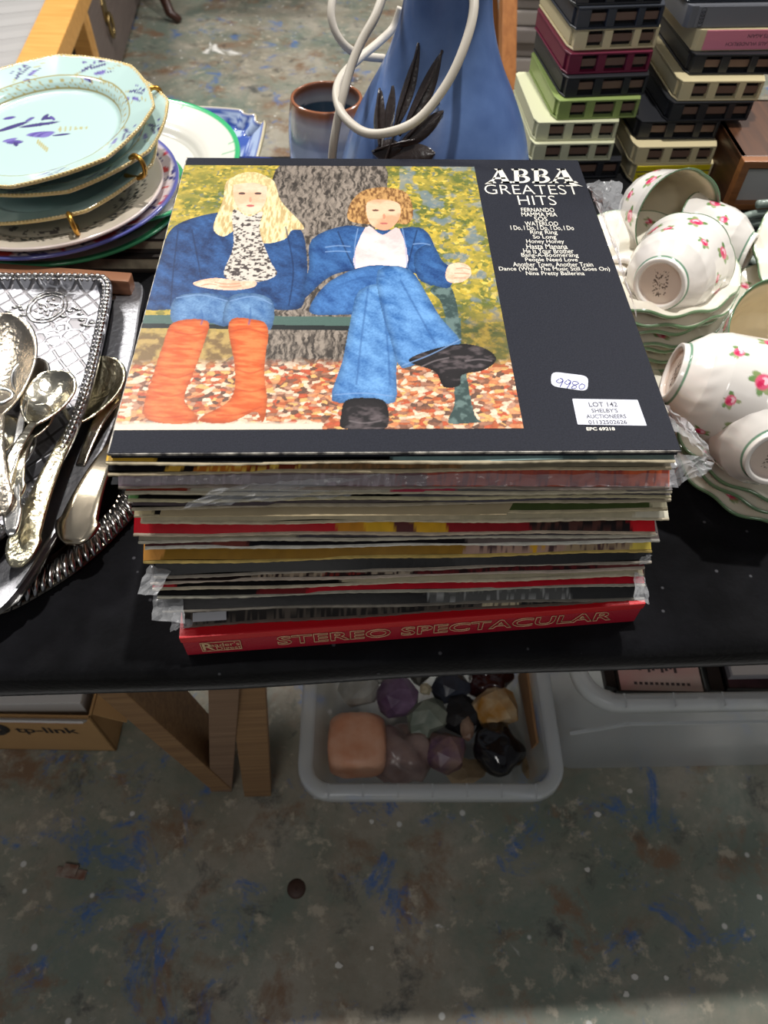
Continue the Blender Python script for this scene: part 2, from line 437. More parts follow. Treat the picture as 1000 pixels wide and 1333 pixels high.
# xl, yl, xr, yr (front lower corners as seen), strip colours, edge colour, label
ALB = [
 (138, 604, 879, 600, [(0, .085, (226, 178, 60)), (.085, .50, (24, 22, 24)), (.50, .80, (138, 168, 166)), (.80, .86, (96, 118, 118)), (.86, 1, (132, 150, 142))], (206, 192, 160), 'record sleeve just under the top one, black with yellow left corner, pale teal right'),
 (138, 617, 876, 609, [(0, .10, (34, 32, 34)), (.10, .125, (226, 178, 70)), (.125, .15, (40, 34, 34)), (.15, .24, (196, 118, 44)), (.24, .33, (122, 52, 30)), (.33, .62, (120, 92, 62)), (.62, 1, (132, 124, 104))], (190, 174, 142), 'glossy black record sleeve with orange and yellow flames, third in the stack'),
 (141, 634, 884, 636, [(0, .12, (124, 104, 112)), (.12, .40, (116, 96, 98)), (.40, .56, (110, 78, 84)), (.56, .78, (178, 78, 58)), (.78, .93, (188, 84, 58)), (.93, 1, (228, 108, 64))], (150, 136, 124), 'mauve and orange record sleeve in a clear bag flaring out at right'),
 (166, 643, 872, 641, [(0, .11, (150, 62, 44)), (.11, .48, (202, 196, 176)), (.48, .6, (196, 66, 92)), (.6, 1, (120, 116, 116))], (200, 190, 164), 'record sleeve with brick red left end under the mauve bagged one'),
 (172, 652, 868, 646, [(0, .016, (120, 170, 104)), (.016, .5, (30, 28, 28)), (.5, 1, (96, 92, 96))], (196, 186, 150), 'black record sleeve with a small green corner chip at left'),
 (178, 662, 867, 651, [(0, .3, (98, 88, 92)), (.3, .55, (110, 100, 98)), (.55, 1, (98, 94, 104))], (178, 166, 142), 'dull grey violet record sleeve over the olive green one'),
 (185, 672, 859, 664, [(0, .035, (206, 190, 150)), (.035, .06, (30, 26, 26)), (.06, .34, (186, 166, 128)), (.34, .50, (168, 142, 84)), (.50, .58, (120, 100, 52)), (.58, .97, (72, 86, 44)), (.97, 1, (214, 204, 172))], (198, 184, 150), 'olive green record sleeve with brown paper inner sleeve sticking out at left'),
 (185, 681, 869, 676, [(0, .6, (206, 194, 164)), (.6, .93, (196, 186, 156)), (.93, 1, (224, 218, 196))], (208, 196, 168), 'plain cream record sleeve jutting out at right above the red one'),
 (172, 696, 855, 693, [(0, .388, (196, 14, 32)), (.388, .44, (206, 138, 30)), (.44, .50, (232, 180, 34)), (.50, .535, (96, 44, 44)), (.535, .60, (226, 172, 32)), (.60, .76, (150, 20, 32)), (.76, .955, (44, 24, 26)), (.955, 1, (214, 24, 36))], (204, 186, 162), 'bright red record sleeve with yellow blocks across its front'),
 (186, 705, 850, 697, [(0, .3, (172, 164, 142)), (.3, 1, (92, 86, 92))], (200, 194, 176), 'thin grey record sleeve below the bright red one'),
 (200, 714, 848, 705, [(0, .13, (92, 54, 56)), (.13, .2, (128, 66, 58)), (.2, .62, (44, 40, 48)), (.62, 1, (120, 108, 104))], (226, 222, 210), 'dark plum record sleeve with white edge lying on the gold one'),
 (184, 733, 851, 717, [(0, .032, (226, 158, 74)), (.032, .45, (154, 112, 22)), (.45, .62, (158, 116, 28)), (.62, .82, (188, 152, 134)), (.82, .955, (176, 152, 120)), (.955, 1, (240, 214, 96))], (214, 184, 104), 'mustard gold record sleeve with pinkish drawn picture at right'),
 (202, 751, 846, 731, [(0, .6, (28, 28, 30)), (.6, 1, (66, 66, 68))], (170, 160, 146), 'charcoal black record sleeve right under the mustard gold one'),
 (197, 759, 838, 740, [(0, .2, (52, 34, 32)), (.2, .34, (190, 170, 146)), (.34, .42, (150, 52, 46)), (.42, .52, (188, 172, 152)), (.52, .9, (112, 40, 44)), (.9, 1, (120, 60, 60))], (196, 180, 164), 'dark red record sleeve with small cream pictures, under charcoal one'),
 (202, 768, 834, 749, [(0, .05, (196, 44, 54)), (.05, .38, (26, 22, 24)), (.38, 1, (188, 178, 150))], (206, 194, 168), 'cream record sleeve with black left half and red left tip'),
 (213, 778, 832, 761, [(0, .2, (34, 32, 32)), (.2, .30, (120, 30, 34)), (.30, 1, (192, 20, 40))], (176, 172, 156), 'record sleeve with a thin scarlet line along its front'),
 (222, 795, 828, 779, [(0, .04, (48, 44, 44)), (.04, .55, (30, 26, 28)), (.55, .85, (84, 84, 82)), (.85, 1, (66, 66, 66))], (120, 114, 104), 'black record sleeve with a dotted line of white lettering'),
 (243, 824, 832, 788, [(0, .42, (56, 50, 46)), (.42, .64, (46, 42, 40)), (.64, .72, (196, 182, 150)), (.72, 1, (52, 46, 46))], (110, 94, 84), 'dusky photo record sleeve resting directly on the red box set'),
]
ZF = lambda yl: ZTOP - (yl-590)*(ZTOP-BOXTOP)/(830-590)
zs = [ZF(a[1]+.5*(a[3]-a[1])+ (0 if i < 12 else 6)) for i, a in enumerate(ALB)]
zs[-1] = BOXTOP+.0004
for i in range(len(zs)-2, -1, -1): zs[i] = max(zs[i], zs[i+1]+.0035)
ABZ = ZTOP-.0045
zs_top = [ABZ]+zs[:-1]
def bag_patch(parent, corners, nx, ny, amp, seed, name='plastic_sleeve', m=CLEAR):
    """a crumpled clear plastic flap over four corner points (local), bulging"""
    a, b, c, d = [Vector(q) for q in corners]; rs = random.Random(seed); V = []
    for j in range(ny+1):
        for i in range(nx+1):
            u, v = i/nx, j/ny
            p = (a*(1-u)+b*u)*(1-v)+(d*(1-u)+c*u)*v
            s = rs.uniform(-1, 1)*amp; q = mnoise.noise(p*90+Vector((seed, 0, 0)))*amp*1.5
            V.append(p+Vector((rs.uniform(-1, 1)*amp*.5, rs.uniform(-1, 1)*amp*.5, s*.6+q)))
    F = [(j*(nx+1)+i, j*(nx+1)+i+1, (j+1)*(nx+1)+i+1, (j+1)*(nx+1)+i) for j in range(ny) for i in range(nx)]
    return obj(name, pydata(V, F), m, parent, label='crumpled clear plastic bag')
SPECK = {1: [(.15, .33, (236, 200, 90), .56), (.33, .62, (150, 110, 70), .55)], 2: [(.0, .5, (150, 130, 138), .6), (.5, 1, (130, 60, 60), .62)], 8: [(.76, .95, (84, 48, 40), .55)], 11: [(.64, .95, (84, 60, 62), .62), (.75, .78, (226, 170, 40), .45)], 13: [(.2, .9, (46, 30, 32), .56)], 16: [(.55, .85, (150, 150, 148), .62)], 17: [(0, 1, (84, 76, 68), .56)]}
albums = []
for i, (xl, yl, xr, yr, segs, ec, lab) in enumerate(ALB):
    z0 = zs[i]; T = max(.003, zs_top[i]-z0-.0003)
    c, yaw = frontpose(xl, yl, xr, yr, z0)
    if i == len(ALB)-1:
        c, yaw = frontpose(243, 826, 836, 789, z0); c = c+Vector((-math.sin(yaw)*.006, math.cos(yaw)*.006, 0))
    o = empty('record_sleeve', lab, 'record', c, (0, 0, yaw), 'records in the stack')
    e = min(.0014, T*.4)
    obj('cover', sleeve_mesh(T, e, segs, i+3, sp=SPECK.get(i, ())), PRINT, o)
    obj('card_edge', edge_mesh(e, i+5), mat('card_edge_%d_%d_%d' % ec, rgb(*ec), .75, var=.3, vscale=120), o)
    albums.append((o, T))
def loc_in(o, p):
    return Matrix.LocRotScale(o.location, o.rotation_euler.to_quaternion(), None).inverted() @ Vector(p)
# inner paper sleeve, bags and small print on some of them
o, T = albums[6]
obj('inner_sleeve', MB().prism([(-.142, -.003), (.06, -.0045), (.08, .03), (-.14, .03)], T*.45, T*.45+.0006).mesh(), KRAFT, o)
o, T = albums[2]
def fl_(o, px, zz): return loc_in(o, atz(px[0], px[1], zz))
z2 = o.location.z
bag_patch(o, [fl_(o, (238, 660), z2-.006), fl_(o, (462, 645), z2-.006), fl_(o, (495, 618), z2+.006), fl_(o, (280, 634), z2+.006)], 26, 6, .0016, 3)
bag_patch(o, [fl_(o, (842, 640), z2-.002), fl_(o, (912, 622), z2+.004), fl_(o, (934, 600), z2+.012), fl_(o, (868, 588), z2+.010)], 12, 8, .003, 5)
bag_patch(o, [fl_(o, (872, 560), z2+.004), fl_(o, (934, 600), z2+.012), fl_(o, (905, 560), z2+.012), fl_(o, (868, 525), z2+.006)], 10, 8, .003, 9)
bag_patch(o, [fl_(o, (775, 262), z2+.006), fl_(o, (806, 330), z2+.006), fl_(o, (811, 236), z2+.012), fl_(o, (764, 238), z2+.012)], 10, 12, .002, 7)
bag_patch(o, [fl_(o, (806, 330), z2+.006), fl_(o, (832, 420), z2+.004), fl_(o, (806, 330), z2+.010), fl_(o, (775, 262), z2+.010)], 5, 12, .002, 8)
bag_patch(o, [fl_(o, (144, 630), z2+.003), fl_(o, (884, 634), z2+.003), fl_(o, (880, 616), z2+.0075), fl_(o, (146, 620), z2+.0075)], 70, 3, .0008, 21, m=sheet_mat('clear_film', (.8, .8, .84, 1), .8, .15, .5, 120))
for k, seed, cs in ((12, 31, [(180, 772), (205, 775), (222, 742), (194, 735)]), (16, 33, [(197, 808), (242, 812), (236, 775), (200, 770)]), (14, 35, [(826, 782), (846, 785), (841, 752), (826, 742)]), (12, 37, [(832, 738), (846, 733), (848, 722), (834, 727)]), (17, 39, [(222, 822), (246, 818), (262, 800), (225, 797)])):
    o, T = albums[k]; zz = o.location.z
    bag_patch(o, [fl_(o, q, zz+(.002 if j < 2 else .006)) for j, q in enumerate(cs)], 6, 6, .0016, seed)
o, T = albums[16]
t = text_mesh('STEREO SOUND IN YOUR FAVOURITE HITS', .0042, 1.6)
t.transform(Matrix.Translation((-.01, .007, .0)) @ Matrix.Rotation(.5, 4, 'X'))
obj('lettering', t, WHITEPAPER, o, loc=(0, .002, T*.72))
o, T = albums[17]
obj('tape', MB().box(-.150, -.128, .001, .007, T*.4, T*.4+.0005).mesh(), mat('old_tape', rgb(190, 190, 194), .3), o, rot=(.3, 0, 0))

# the red box set under everything
bz0, bz1 = TABLE+.0006, BOXTOP
c, yaw = frontpose(234, 830, 840, 785, bz1)
bx = empty('box_set', 'red boxed record set with gold outlined title at the bottom of the stack', 'record box', (c.x, c.y, bz0), (0, 0, yaw), 'records in the stack')
RED = mat('red_leatherette', rgb(176, 26, 48), .5, bump=.3, bscale=600)
REDT = mat('red_lid', rgb(200, 18, 30), .42, bump=.1, bscale=300)
H = bz1-bz0; HW = .159
obj('box_base', MB().box(-HW, HW, 0, .318, 0, H-.0075).mesh(.0012), RED, bx)
obj('box_lid', MB().box(-HW-.0006, HW+.0006, -.0006, .3186, H-.0072, H).mesh(.0012), REDT, bx)
GOLD = mat('gold_foil', rgb(222, 190, 146), .4, .2)
t = text_mesh('STEREO SPECTACULAR', .0215, 1.0, outline=.00036, spacing=1.02, offset=.0004)
X = verts_np(t); wd = X[:, 0].max()-X[:, 0].min(); t.transform(Matrix.Diagonal((.236/wd, .74, 1, 1)) )
obj('title_lettering', t, GOLD, bx, loc=(.021, -.0008, H*.47), rot=(math.pi/2, 0, 0))
fr = MB()
for (x0, x1, y0, y1) in ((-.0135, .0135, -.0062, -.0057), (-.0135, .0135, .0057, .0062), (-.0135, -.013, -.006, .006), (.013, .0135, -.006, .006)): fr.box(x0, x1, y0, y1, 0, .0003)
for s_, y_, x_, sz in (("eader's", .0018, .0025, .0072), ("Digest", -.0032, .0045, .0066)):
    t = text_mesh(s_, sz, 1.0); fr.add([tuple(v.co+Vector((x_, y_, .0002))) for v in t.vertices], [tuple(p.vertices) for p in t.polygons])
t = text_mesh('R', .0135, 1.0, offset=.0002); fr.add([tuple(v.co+Vector((-.0092, -.0003, .0002))) for v in t.vertices], [tuple(p.vertices) for p in t.polygons])
obj('emblem', fr.mesh(), GOLD, bx, loc=(-.134, -.0009, H*.46), rot=(math.pi/2, 0, 0))

# ------------------------------------------------------------------ the top record with its printed cover
ctr = Vector((-.0013, .4271, 0)); AY = math.radians(2.83)
ab = empty('record_album', 'black record album with autumn park photograph on top of the stack', 'record', (ctr.x, ctr.y, ABZ), (0, 0, AY), 'records in the stack')
BLK = mat('black_cover_card', rgb(36, 38, 47), .55, bump=.2, bscale=1200, spec=.1, var=.35, vscale=900)
HT = ZTOP-ABZ
mb = MB().box(-W/2, W/2, -W/2, W/2, HT*.55, HT); obj('cover', mb.mesh(.0005, 1), BLK, ab)
obj('back_panel', MB().box(-W/2+.001, W/2-.001, -W/2+.0003, W/2, 0, HT*.47).mesh(.0004, 1), BLK, ab)
mb = MB()
mb.box(-W/2-.0002, -W/2+.0006, -W/2, W/2, HT*.6, HT+.0001).box(-W/2, W/2, -W/2-.0002, -W/2+.0004, HT*.62, HT*.95)
obj('worn_edge', mb.mesh(), mat('worn_edge', rgb(60, 58, 60), .8, var=1, vscale=160, fac2=rgb(214, 208, 196)), ab, label='scuffed pale cover edges')
abinv = Matrix.LocRotScale(ab.location, ab.rotation_euler.to_quaternion(), None).inverted()
def cv(x, y):
    p = abinv @ atz(x, y, ZTOP); return np.array([p.x, p.y])
# photograph: a bench in an autumn park with two seated people, printed flat
PX0, PX1, PY0, PY1 = -W/2+.0002, cv(652, 400)[0], cv(400, 559)[1], cv(400, 216)[1]
NX, NY = 560, 620
gx, gy = np.meshgrid(np.linspace(PX0, PX1, NX+1), np.linspace(PY0, PY1, NY+1))
def px_of(gx, gy):
    ca, sa = math.cos(AY), math.sin(AY)
    wx = gx*ca-gy*sa+ctr.x; wy = gx*sa+gy*ca+ctr.y; wz = np.full_like(wx, ZTOP-HC)
    d = wy*FW[1]+wz*FW[2]
    return 500+FPX*(wx*R2[0]+wy*R2[1]+wz*R2[2])/d, 666.5+FPX*(wx*D2[0]+wy*D2[1]+wz*D2[2])/d
X, Y = px_of(gx, gy)
U, Vv = (gx-PX0)*1000, (gy-PY0)*1000                      # millimetres on the print
IMG = np.zeros(X.shape+(3,))
def fill(mask, a, b=None, n=None, al=1.0):
    c = np.broadcast_to(L3(*a), IMG.shape) if b is None else L3(*a)*(1-n[..., None])+L3(*b)*n[..., None]
    m_ = (mask.astype(float)*al)[..., None] if mask.dtype == bool else (mask*al)[..., None]
    IMG[:] = IMG*(1-m_)+c*m_
def S(n, a, b): return np.clip((n-a)/(b-a), 0, 1)
def cells(x, y, seed):
    """random value of the nearest jittered grid point: leaf shapes"""
    xi, yi = np.floor(x).astype(int), np.floor(y).astype(int); best = np.full(x.shape, 9.); val = np.zeros(x.shape); tb = np.random.RandomState(seed).rand(3, 64, 64)
    for dx in (-1, 0, 1):
        for dy in (-1, 0, 1):
            a, b = (xi+dx) % 64, (yi+dy) % 64
            d = (xi+dx+tb[0][a, b]-x)**2+(yi+dy+tb[1][a, b]-y)**2; k = d < best; best = np.where(k, d, best); val = np.where(k, tb[2][a, b], val)
    return val, best
def pal(v, cols):
    cols = np.array([L3(*c) for c in cols]); f = np.clip(v, 0, .9999)*len(cols); return cols[f.astype(int)]
def blur(m, r):
    for ax in (0, 1):
        c = np.cumsum(np.pad(m, [(r+1, r) if a == ax else (0, 0) for a in (0, 1)], mode='edge'), axis=ax)
        m = (np.take(c, range(2*r+1, c.shape[ax]), ax)-np.take(c, range(0, c.shape[ax]-2*r-1), ax))/(2*r+1)
    return m
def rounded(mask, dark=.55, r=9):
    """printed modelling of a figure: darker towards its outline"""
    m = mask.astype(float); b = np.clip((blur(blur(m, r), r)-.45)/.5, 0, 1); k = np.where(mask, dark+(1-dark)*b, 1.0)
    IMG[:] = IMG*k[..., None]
n1, n2, n3 = fbm(U/18, Vv/14, 5), fbm(U/5+9, Vv/5+4, 4), fbm(U/2.2+3, Vv/2.0+8, 3)
ALL = np.ones(X.shape, bool)
fill(ALL, (92, 102, 46), (168, 150, 62), S(n1, .35, .65))
cvv, cd = cells(U/2.6+3*n1, Vv/2.6+2*n2, 11); fo = pal(cvv, [(206, 176, 64), (120, 122, 50), (186, 160, 58), (222, 196, 92), (84, 96, 48), (196, 170, 62), (150, 140, 56), (112, 120, 110)])
kk = (S(n2, .40, .56)*.75)[..., None]; IMG[:] = IMG*(1-kk)+fo*kk
fill(S(fbm(U/11+40, Vv/11, 3), .58, .68)*(X > 520)*.7, (112, 128, 140)); fill(S(fbm(U/14+70, Vv/12, 3), .5, .66)*(X < 380)*.6, (206, 176, 74))
fill(S(fbm(U/14+20, Vv/12+9, 3), .52, .66)*(X < 300)*.6, (112, 116, 52))
low = S(Y+8*(n2-.5), 388, 430)*(X > 540); fill(low*.8, (58, 66, 40), (130, 108, 50), S(n2, .4, .62))
low = S(Y+8*(n2-.5), 400, 440)*(X < 400); fill(low, (120, 96, 62), (176, 148, 90), S(n2, .4, .62))
# trunk
tr = inpoly(X, Y, spline([(368, 212), (352, 300), (340, 380), (330, 440), (290, 482), (420, 490), (520, 486), (470, 430), (480, 330), (500, 212)], 6))
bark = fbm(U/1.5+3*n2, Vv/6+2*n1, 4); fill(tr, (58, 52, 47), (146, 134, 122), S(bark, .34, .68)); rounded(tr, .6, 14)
# leaf litter
gr = S(Y+10*(n2-.5), 466, 480); yy_ = Vv/(1.6+1.6*S(480-Y+80, 0, 90)*0+1.4)
lv, ld = cells(U/3.4+2*n2, yy_*1.25+1.5*n1, 5); lc = pal(lv, [(190, 118, 78), (214, 182, 156), (164, 86, 54), (122, 82, 64), (222, 194, 168), (200, 138, 96), (150, 104, 82), (208, 158, 98), (176, 82, 54), (96, 70, 58), (172, 128, 104)])
lc = lc*(1.12-.5*np.clip(ld, 0, 1))[..., None]*(.85+.4*fbm(U/1.1, Vv/1.1, 2))[..., None]; IMG[:] = IMG*(1-gr[..., None])+lc*gr[..., None]
fill(S(Y+4*(n2-.5), 548, 553)*(X < 420), (218, 204, 184))
# bench
fill(inpoly(X, Y, [(170, 410), (600, 414), (600, 431), (170, 426)]), (74, 98, 90)); fill(inpoly(X, Y, [(170, 421), (600, 426), (600, 432), (170, 427)]), (28, 34, 34))
arm = spline([(560, 378), (580, 368), (592, 385), (600, 430), (602, 455), (618, 540), (634, 548), (590, 552), (584, 545), (592, 520), (584, 440), (575, 395)], 5)
fill(inpoly(X, Y, arm), (52, 70, 68), (96, 116, 112), S(n2, .4, .6))
def DEN(p, a=(24, 62, 120), b=(62, 112, 172), q=4):
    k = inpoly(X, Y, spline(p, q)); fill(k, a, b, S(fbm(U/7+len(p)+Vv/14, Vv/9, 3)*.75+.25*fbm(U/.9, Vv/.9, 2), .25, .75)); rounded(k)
# person at left: dark blue top, pale scarf, rolled jeans and orange boots
DEN([(240, 288), (290, 276), (350, 278), (390, 296), (400, 340), (397, 390), (378, 404), (300, 398), (235, 402), (196, 404), (188, 396), (206, 345), (218, 306)], (18, 42, 84), (48, 88, 142))
fill(inpoly(X, Y, spline([(300, 232), (352, 232), (366, 262), (396, 296), (380, 300), (370, 312), (340, 316), (330, 290), (306, 300), (290, 308), (278, 296), (290, 262)], 5)), (186, 160, 110), (238, 220, 170), S(fbm(U/1.4, Vv/7, 3), .35, .65))
fill(inpoly(X, Y, spline([(306, 238), (326, 232), (346, 240), (346, 262), (336, 276), (322, 279), (309, 270), (304, 254)], 5)), (226, 178, 146), (240, 204, 176), S(n1, .4, .6))
for ex in (315, 336): fill(((X-ex)/4.5)**2+((Y-252)/1.6)**2 < 1, (92, 70, 62))
fill(((X-326)/5)**2+((Y-268)/1.5)**2 < 1, (182, 96, 92)); fill(((X-326)/1.8)**2+((Y-260)/3.5)**2 < 1, (206, 150, 124))
fill(inpoly(X, Y, spline([(300, 240), (308, 228), (330, 224), (350, 232), (354, 244), (330, 238)], 4)), (200, 176, 122), (232, 210, 158), S(fbm(U/1.4, Vv/3, 3), .35, .65))
sc = inpoly(X, Y, spline([(303, 274), (324, 282), (342, 276), (338, 300), (352, 340), (360, 358), (330, 368), (292, 360), (304, 320)], 5)); fill(sc, (206, 196, 184), (70, 62, 60), S(n3, .5, .62))
DEN([(228, 388), (270, 382), (298, 390), (296, 424), (270, 420), (226, 422)], (60, 100, 150), (112, 150, 190)); DEN([(298, 388), (330, 382), (356, 394), (352, 430), (330, 416), (292, 424)], (60, 100, 150), (112, 150, 190))
fill(inpoly(X, Y, spline([(252, 368), (280, 362), (312, 366), (332, 366), (330, 374), (300, 378), (262, 374)], 5)), (222, 174, 146), (238, 204, 178), S(n2, .4, .6))
def ORA(p):
    k = inpoly(X, Y, spline(p, 5)); fill(k, (200, 86, 36), (228, 122, 66), S(fbm(U/9+Vv/8, Vv/2.6, 3), .3, .7)); rounded(k, .6, 8)
ORA([(226, 420), (270, 418), (266, 446), (252, 486), (240, 520), (258, 545), (236, 552), (196, 548), (187, 530), (200, 486), (212, 450)])
ORA([(298, 420), (330, 416), (349, 428), (344, 480), (348, 524), (342, 550), (332, 536), (300, 550), (266, 550), (262, 543), (300, 520), (306, 480)])
# person at right: denim jacket, pink shirt, brown hair, flared jeans, dark shoes
DEN([(406, 312), (450, 294), (500, 300), (545, 296), (564, 316), (572, 360), (560, 372), (540, 356), (470, 352), (430, 360), (398, 388), (390, 392), (402, 350)], (22, 58, 112), (58, 104, 160))
fill(inpoly(X, Y, spline([(476, 296), (498, 306), (520, 298), (528, 350), (462, 350)], 4)), (214, 184, 182), (232, 208, 204), S(n1, .4, .6))
fill(inpoly(X, Y, spline([(474, 248), (502, 244), (530, 252), (538, 278), (530, 292), (512, 290), (486, 292), (462, 290), (452, 282), (458, 262)], 5)), (116, 78, 42), (190, 146, 90), S(fbm(U/1.5, Vv/4, 3), .35, .65))
fill(inpoly(X, Y, spline([(478, 264), (500, 260), (520, 266), (520, 284), (508, 298), (494, 299), (480, 288)], 5)), (214, 156, 122), (232, 186, 154), S(n1, .4, .6))
for ex in (489, 510): fill(((X-ex)/4.5)**2+((Y-274)/1.3)**2 < 1, (104, 74, 60))
fill(((X-500)/5)**2+((Y-291)/1.3)**2 < 1, (178, 100, 92)); fill(((X-500)/1.8)**2+((Y-282)/3.5)**2 < 1, (196, 136, 106))
DEN([(404, 398), (430, 366), (480, 346), (530, 352), (548, 380), (520, 420), (470, 410), (412, 410)], (34, 76, 134), (74, 124, 184))
DEN([(468, 378), (510, 372), (522, 420), (516, 480), (514, 524), (478, 520), (432, 522), (446, 470), (456, 420)], (48, 98, 158), (108, 158, 210), 3)
DEN([(492, 352), (532, 350), (556, 384), (574, 414), (600, 446), (570, 456), (524, 480), (508, 440), (496, 400)], (48, 98, 158), (104, 154, 208), 3)
DEN([(540, 330), (562, 318), (576, 340), (590, 352), (586, 374), (566, 372), (544, 362)], (22, 58, 112), (58, 104, 160))
fill(inpoly(X, Y, spline([(580, 360), (584, 346), (598, 342), (611, 347), (613, 358), (602, 367), (586, 368)], 5)), (222, 174, 146), (236, 198, 172), S(n2, .4, .6))
def SH(p):
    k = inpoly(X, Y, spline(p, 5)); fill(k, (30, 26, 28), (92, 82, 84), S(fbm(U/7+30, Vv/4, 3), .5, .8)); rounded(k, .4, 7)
SH([(450, 522), (476, 518), (502, 524), (504, 556), (474, 559), (445, 557), (444, 542)]); SH([(532, 470), (560, 456), (602, 448), (632, 454), (646, 468), (630, 482), (602, 488), (598, 502), (578, 504), (566, 484)])
def seam(pts, wd, col, al=.8):
    P = spline(pts, 4, False); m = np.zeros(X.shape)
    for (a, b) in zip(P, P[1:]):
        d = b-a; t = np.clip(((X-a[0])*d[0]+(Y-a[1])*d[1])/max(1e-9, d@d), 0, 1)
        m = np.maximum(m, np.clip(1.3-np.hypot(X-a[0]-t*d[0], Y-a[1]-t*d[1])/wd, 0, 1))
    fill(np.clip(m, 0, 1)*al, col)
LT, DKB = (120, 152, 196), (18, 40, 78)
for p in ([(232, 300), (226, 350), (222, 398)], [(372, 296), (382, 350), (376, 398)], [(250, 300), (256, 330), (262, 362)], [(440, 302), (452, 330), (462, 350)], [(543, 300), (536, 326), (530, 350)]): seam(p, 1.2, DKB)
for p in ([(424, 322), (440, 320), (456, 321)], [(424, 328), (440, 327), (456, 328)], [(538, 318), (550, 317), (560, 319)], [(466, 298), (462, 320), (462, 348)], [(524, 298), (528, 320), (530, 348)], [(436, 514), (474, 512), (512, 516)], [(524, 476), (560, 462), (600, 442)], [(230, 388), (262, 384), (296, 392)], [(300, 392), (330, 386), (354, 396)]): seam(p, .9, LT, .7)
for p in ([(480, 370), (472, 430), (464, 500)], [(522, 366), (546, 410), (566, 446)], [(498, 392), (504, 440), (508, 500)], [(440, 372), (470, 362), (500, 360)], [(262, 404), (264, 414), (262, 422)], [(326, 402), (326, 412), (324, 422)]): seam(p, 1.6, (40, 82, 138), .55)
for p in ([(228, 432), (250, 436), (268, 432)], [(300, 432), (324, 428), (347, 436)], [(206, 486), (228, 492), (250, 486)], [(306, 480), (326, 486), (344, 480)], [(200, 510), (220, 516), (240, 512)], [(306, 506), (326, 510), (346, 506)], [(190, 540), (214, 544), (244, 541)], [(282, 541), (310, 540), (340, 530)]): seam(p, 1.3, (172, 66, 26), .6)
for p in ([(594, 350), (604, 349), (612, 351)], [(592, 356), (603, 356), (611, 357)], [(592, 362), (600, 362), (606, 362)], [(280, 368), (296, 370), (312, 369)], [(286, 373), (300, 374), (314, 372)], [(262, 372), (272, 370), (282, 371)]): seam(p, .8, (176, 122, 96), .7)
for p in ([(455, 548), (474, 551), (496, 548)], [(606, 470), (624, 468), (640, 470)], [(548, 478), (566, 470), (584, 466)]): seam(p, 1.1, (120, 110, 112), .6)
IMG *= (.9+.12*(fbm(U/.9, Vv/.9, 2)-.5))[..., None]
V = np.stack([gx, gy, np.full_like(gx, HT+.00012)], -1).reshape(-1, 3)
idx = np.arange((NX+1)*(NY+1)).reshape(NY+1, NX+1)
Fq = np.stack([idx[:-1, :-1], idx[:-1, 1:], idx[1:, 1:], idx[1:, :-1]], -1).reshape(-1, 4)
me = bpy.data.meshes.new('print'); me.vertices.add(len(V)); me.vertices.foreach_set('co', V.astype(np.float32).ravel())
me.loops.add(Fq.size); me.loops.foreach_set('vertex_index', Fq.astype(np.int32).ravel())
me.polygons.add(len(Fq)); me.polygons.foreach_set('loop_start', np.arange(0, Fq.size, 4, dtype=np.int32)); me.update(calc_edges=True)
setcol(me, IMG.reshape(-1, 3))
obj('photo_print', me, PRINT, ab, label='autumn park photograph of two people seated on a bench')
# lettering
LET = mat('white_ink', rgb(222, 218, 206), .5)
def put_text(body, px, py, wpx, hpx, parent=ab, m=LET, name='lettering', offset=0, base=ABZ, zoff=.0002, org=None):
    """text centred at a photo pixel of the cover plane, sized by its width and height there"""
    c = cv(px, py); l, r = cv(px-wpx/2, py), cv(px+wpx/2, py); u, d = cv(px, py-hpx/2), cv(px, py+hpx/2)
    t = text_mesh(body, .01, 1, offset=offset); A = verts_np(t)
    w_, h_ = A[:, 0].max()-A[:, 0].min(), A[:, 1].max()-A[:, 1].min()
    sx, sy = np.linalg.norm(r-l)/w_, np.linalg.norm(u-d)/h_
    mid = ((A[:, 0].max()+A[:, 0].min())/2, (A[:, 1].max()+A[:, 1].min())/2)
    t.transform(Matrix.Translation((c[0], c[1], HT+zoff)) @ Matrix.Diagonal((sx, sy, 1, 1)) @ Matrix.Translation((-mid[0], -mid[1], 0)))
    return t
def poly_lets(polys, px, py, z):
    pass
# the decorated title: heavy letters with flared wedge feet
ttl = MB()
def addmesh(mb_, t): mb_.add([tuple(v.co) for v in t.vertices], [tuple(p.vertices) for p in t.polygons])
def quad(pts, z=HT+.0002):
    q = [cv(*p) for p in pts]; ttl.add([(a[0], a[1], z) for a in q], [tuple(range(len(q)))])
def bowl(x0, x1, y0, y1, th):
    cx, P = (x0, []); ry = (y1-y0)/2; cyy = (y0+y1)/2; rx = x1-x0
    ang = np.linspace(-math.pi/2, math.pi/2, 11)
    o_ = [(x0+rx*math.cos(a), cyy+ry*math.sin(a)) for a in ang]; i_ = [(x0+(rx-th)*math.cos(a), cyy+(ry-th*.42)*math.sin(a)) for a in ang]
    return [[o_[k], o_[k+1], i_[k+1], i_[k]] for k in range(10)]
GA = [[(.04, 1), (.16, 1), (.50, .06), (.42, .06)], [(.60, 1), (.92, 1), (.60, 0), (.40, 0)], [(.22, .60), (.72, .60), (.75, .72), (.17, .72)], [(-.10, 1), (.32, 1), (.24, .89), (.06, .89)], [(.50, 1), (1.06, 1), (.98, .88), (.58, .88)], [(.26, 0), (.62, 0), (.58, .10), (.36, .10)]]
